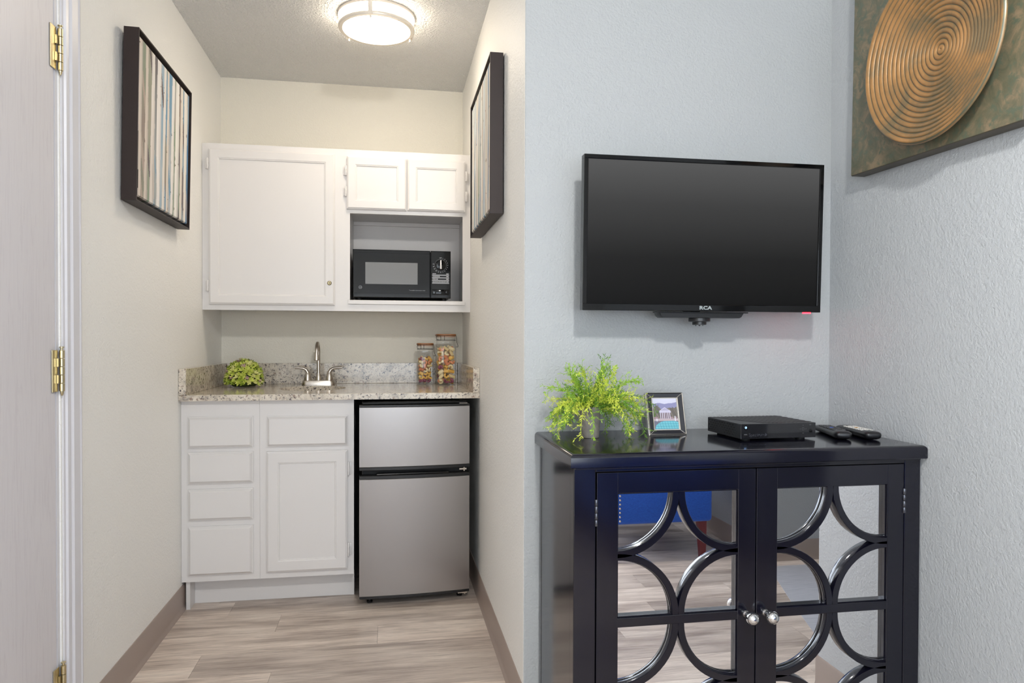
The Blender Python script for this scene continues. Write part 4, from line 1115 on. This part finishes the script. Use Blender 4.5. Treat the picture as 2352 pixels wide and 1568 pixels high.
def fill(t, w_, hmax, where):
    m_ = 3; pit = (w_-.014)/m_; z = .0205; lay = 0
    while z < hmax:
        for i in range(m_):
            for j in range(m_):
                if i == 1 and j == 1: continue
                k = rp.choice(['cream', 'cream', 'yellow', 'yellow', 'orange', 'purple']); s_ = rp.choice(['curled', 'ridged', 'ridged', 'twisted'])
                lx = (i-1)*pit*.90+rp.uniform(-.002, .002); ly = (j-1)*pit*.90+rp.uniform(-.002, .002)
                o = link('pasta_piece', PMS[(s_, k)])
                o.location = Vector(t.location)+Matrix.Rotation(R(3), 3, 'Z') @ Vector((lx, ly, z+rp.uniform(-.001, .003)))
                o.rotation_euler = (rp.uniform(0, 3), rp.uniform(0, 3), rp.uniform(0, 3))
                sc_ = pit/.0252*rp.uniform(.93, 1.06); o.scale = (sc_,)*3
                tag(o, f'{k} {s_} pasta piece, {ROWN[j]} {COLN[i]} of {ORD[lay]} layer in the {where}', 'pasta', f'pasta pieces in the {where}')
        z += pit*.80; lay += 1
jt, bj = jar('taller clip-top glass jar of coloured pasta on the counter', .2880, 3.690, .1030, .2630)
fill(jt, .1030, bj-.014, 'taller glass jar')
js, bs = jar('shorter clip-top glass jar of coloured pasta on the counter', .1835, 3.730, .0850, .2160)
fill(js, .0850, bs-.018, 'shorter glass jar')

# ------------------------------------------------------------------ blue armchair (seen in the mirrored doors)
bch = thing('accent_chair', 'bright blue upholstered accent chair with silver nailheads and mahogany legs', 'chair', (1.385, -.42, 0), (0, 0, 0))
def fabric():
    n = NT('royal_blue_fabric'); n.set(Roughness=.75, Sheen_Weight=.2)
    v = n.coord((40, 40, 300)); a = n.noise(v, 3, 3, .6)
    n.l(n.ramp(a, [(.3, srgb(16, 70, 176)), (.7, srgb(34, 104, 214))]), n.b.inputs['Base Color']); n.bump(a, .2, .001); return n.m
M_blue = fabric(); M_mahog = pm('mahogany', srgb(112, 44, 48), .3)
obj('seat_frame', MB().box(-.285, .285, -.30, .320, .200, .385, .02, 4), M_blue, bch, 40, world=False)
obj('seat_cushion', MB().box(-.262, .262, -.24, .325, .386, .475, .035, 5), M_blue, bch, 50, world=False)
bk = MB(); 
bk.loft([[Vector((x, y+dy, z)) for x, y in rrect(.53-2*s_, .11-2*s_, .04-s_ if s_ < .03 else .01)] for z, dy, s_ in ((.30, -.270, .0), (.50, -.285, 0), (.75, -.330, 0), (.92, -.365, .004), (.945, -.370, .02))])
obj('backrest', bk, M_blue, bch, 50, world=False)
for x, y in ((-.250, .275), (.240, .275), (-.250, -.26), (.240, -.26)):
    s_ = 1 if y > 0 else -1
    obj('leg', MB().loft([[Vector((x+a*r, y+b_*r+dy, z)) for a, b_ in ((-1, -1), (1, -1), (1, 1), (-1, 1))] for r, z, dy in ((.014, .0005, s_*.015), (.022, .205, 0))]), M_mahog, bch, world=False)
nh = MB().lathe([(.0062, 0), (.0055, .002), (.0030, .0038), (.0005, .0044)], 10, M=Matrix.Rotation(R(-90), 4, 'X')).mesh('nailhead', M_silver, 60)
for i in range(8):
    o = link('nailhead', nh, bch); o.location = (-.222, .3200, .222+i*.0215)
for s_ in (-1, 1):
    ax = s_*.325
    am = MB(); am.box(ax-.045, ax+.045, -.30, .300, .3855, .56, .02, 3)
    am.lathe([(.052, 0), (.060, .006), (.060, .594), (.052, .600)], 20, (ax+s_*.012, -.300, .585), Matrix.Rotation(R(-90), 4, 'X'))
    obj('arm', am, M_blue, bch, 50, world=False)

# low charcoal bench behind the blue chair (dark shape under the chair in the mirror)
db = thing('storage_bench', 'low charcoal upholstered bench standing behind the blue chair', 'bench', (1.30, -1.15, 0))
M_char = pm('charcoal_fabric', srgb(46, 44, 46), .8, bump=(220, .2, .001))
obj('box', MB().box(-.52, .52, -.22, .22, .0305, .36, .012, 3), M_char, db, 40, world=False)
obj('cushion', MB().box(-.525, .525, -.225, .225, .361, .44, .02, 4), M_char, db, 50, world=False)
for x in (-.46, .46):
    for y in (-.17, .17): obj('foot', MB().lathe([(.02, .0005), (.024, .031)], 14, (x, y, 0)), M_matte, db, world=False)

for o_ in bpy.data.objects:
    if '_m' in o_: del o_['_m']
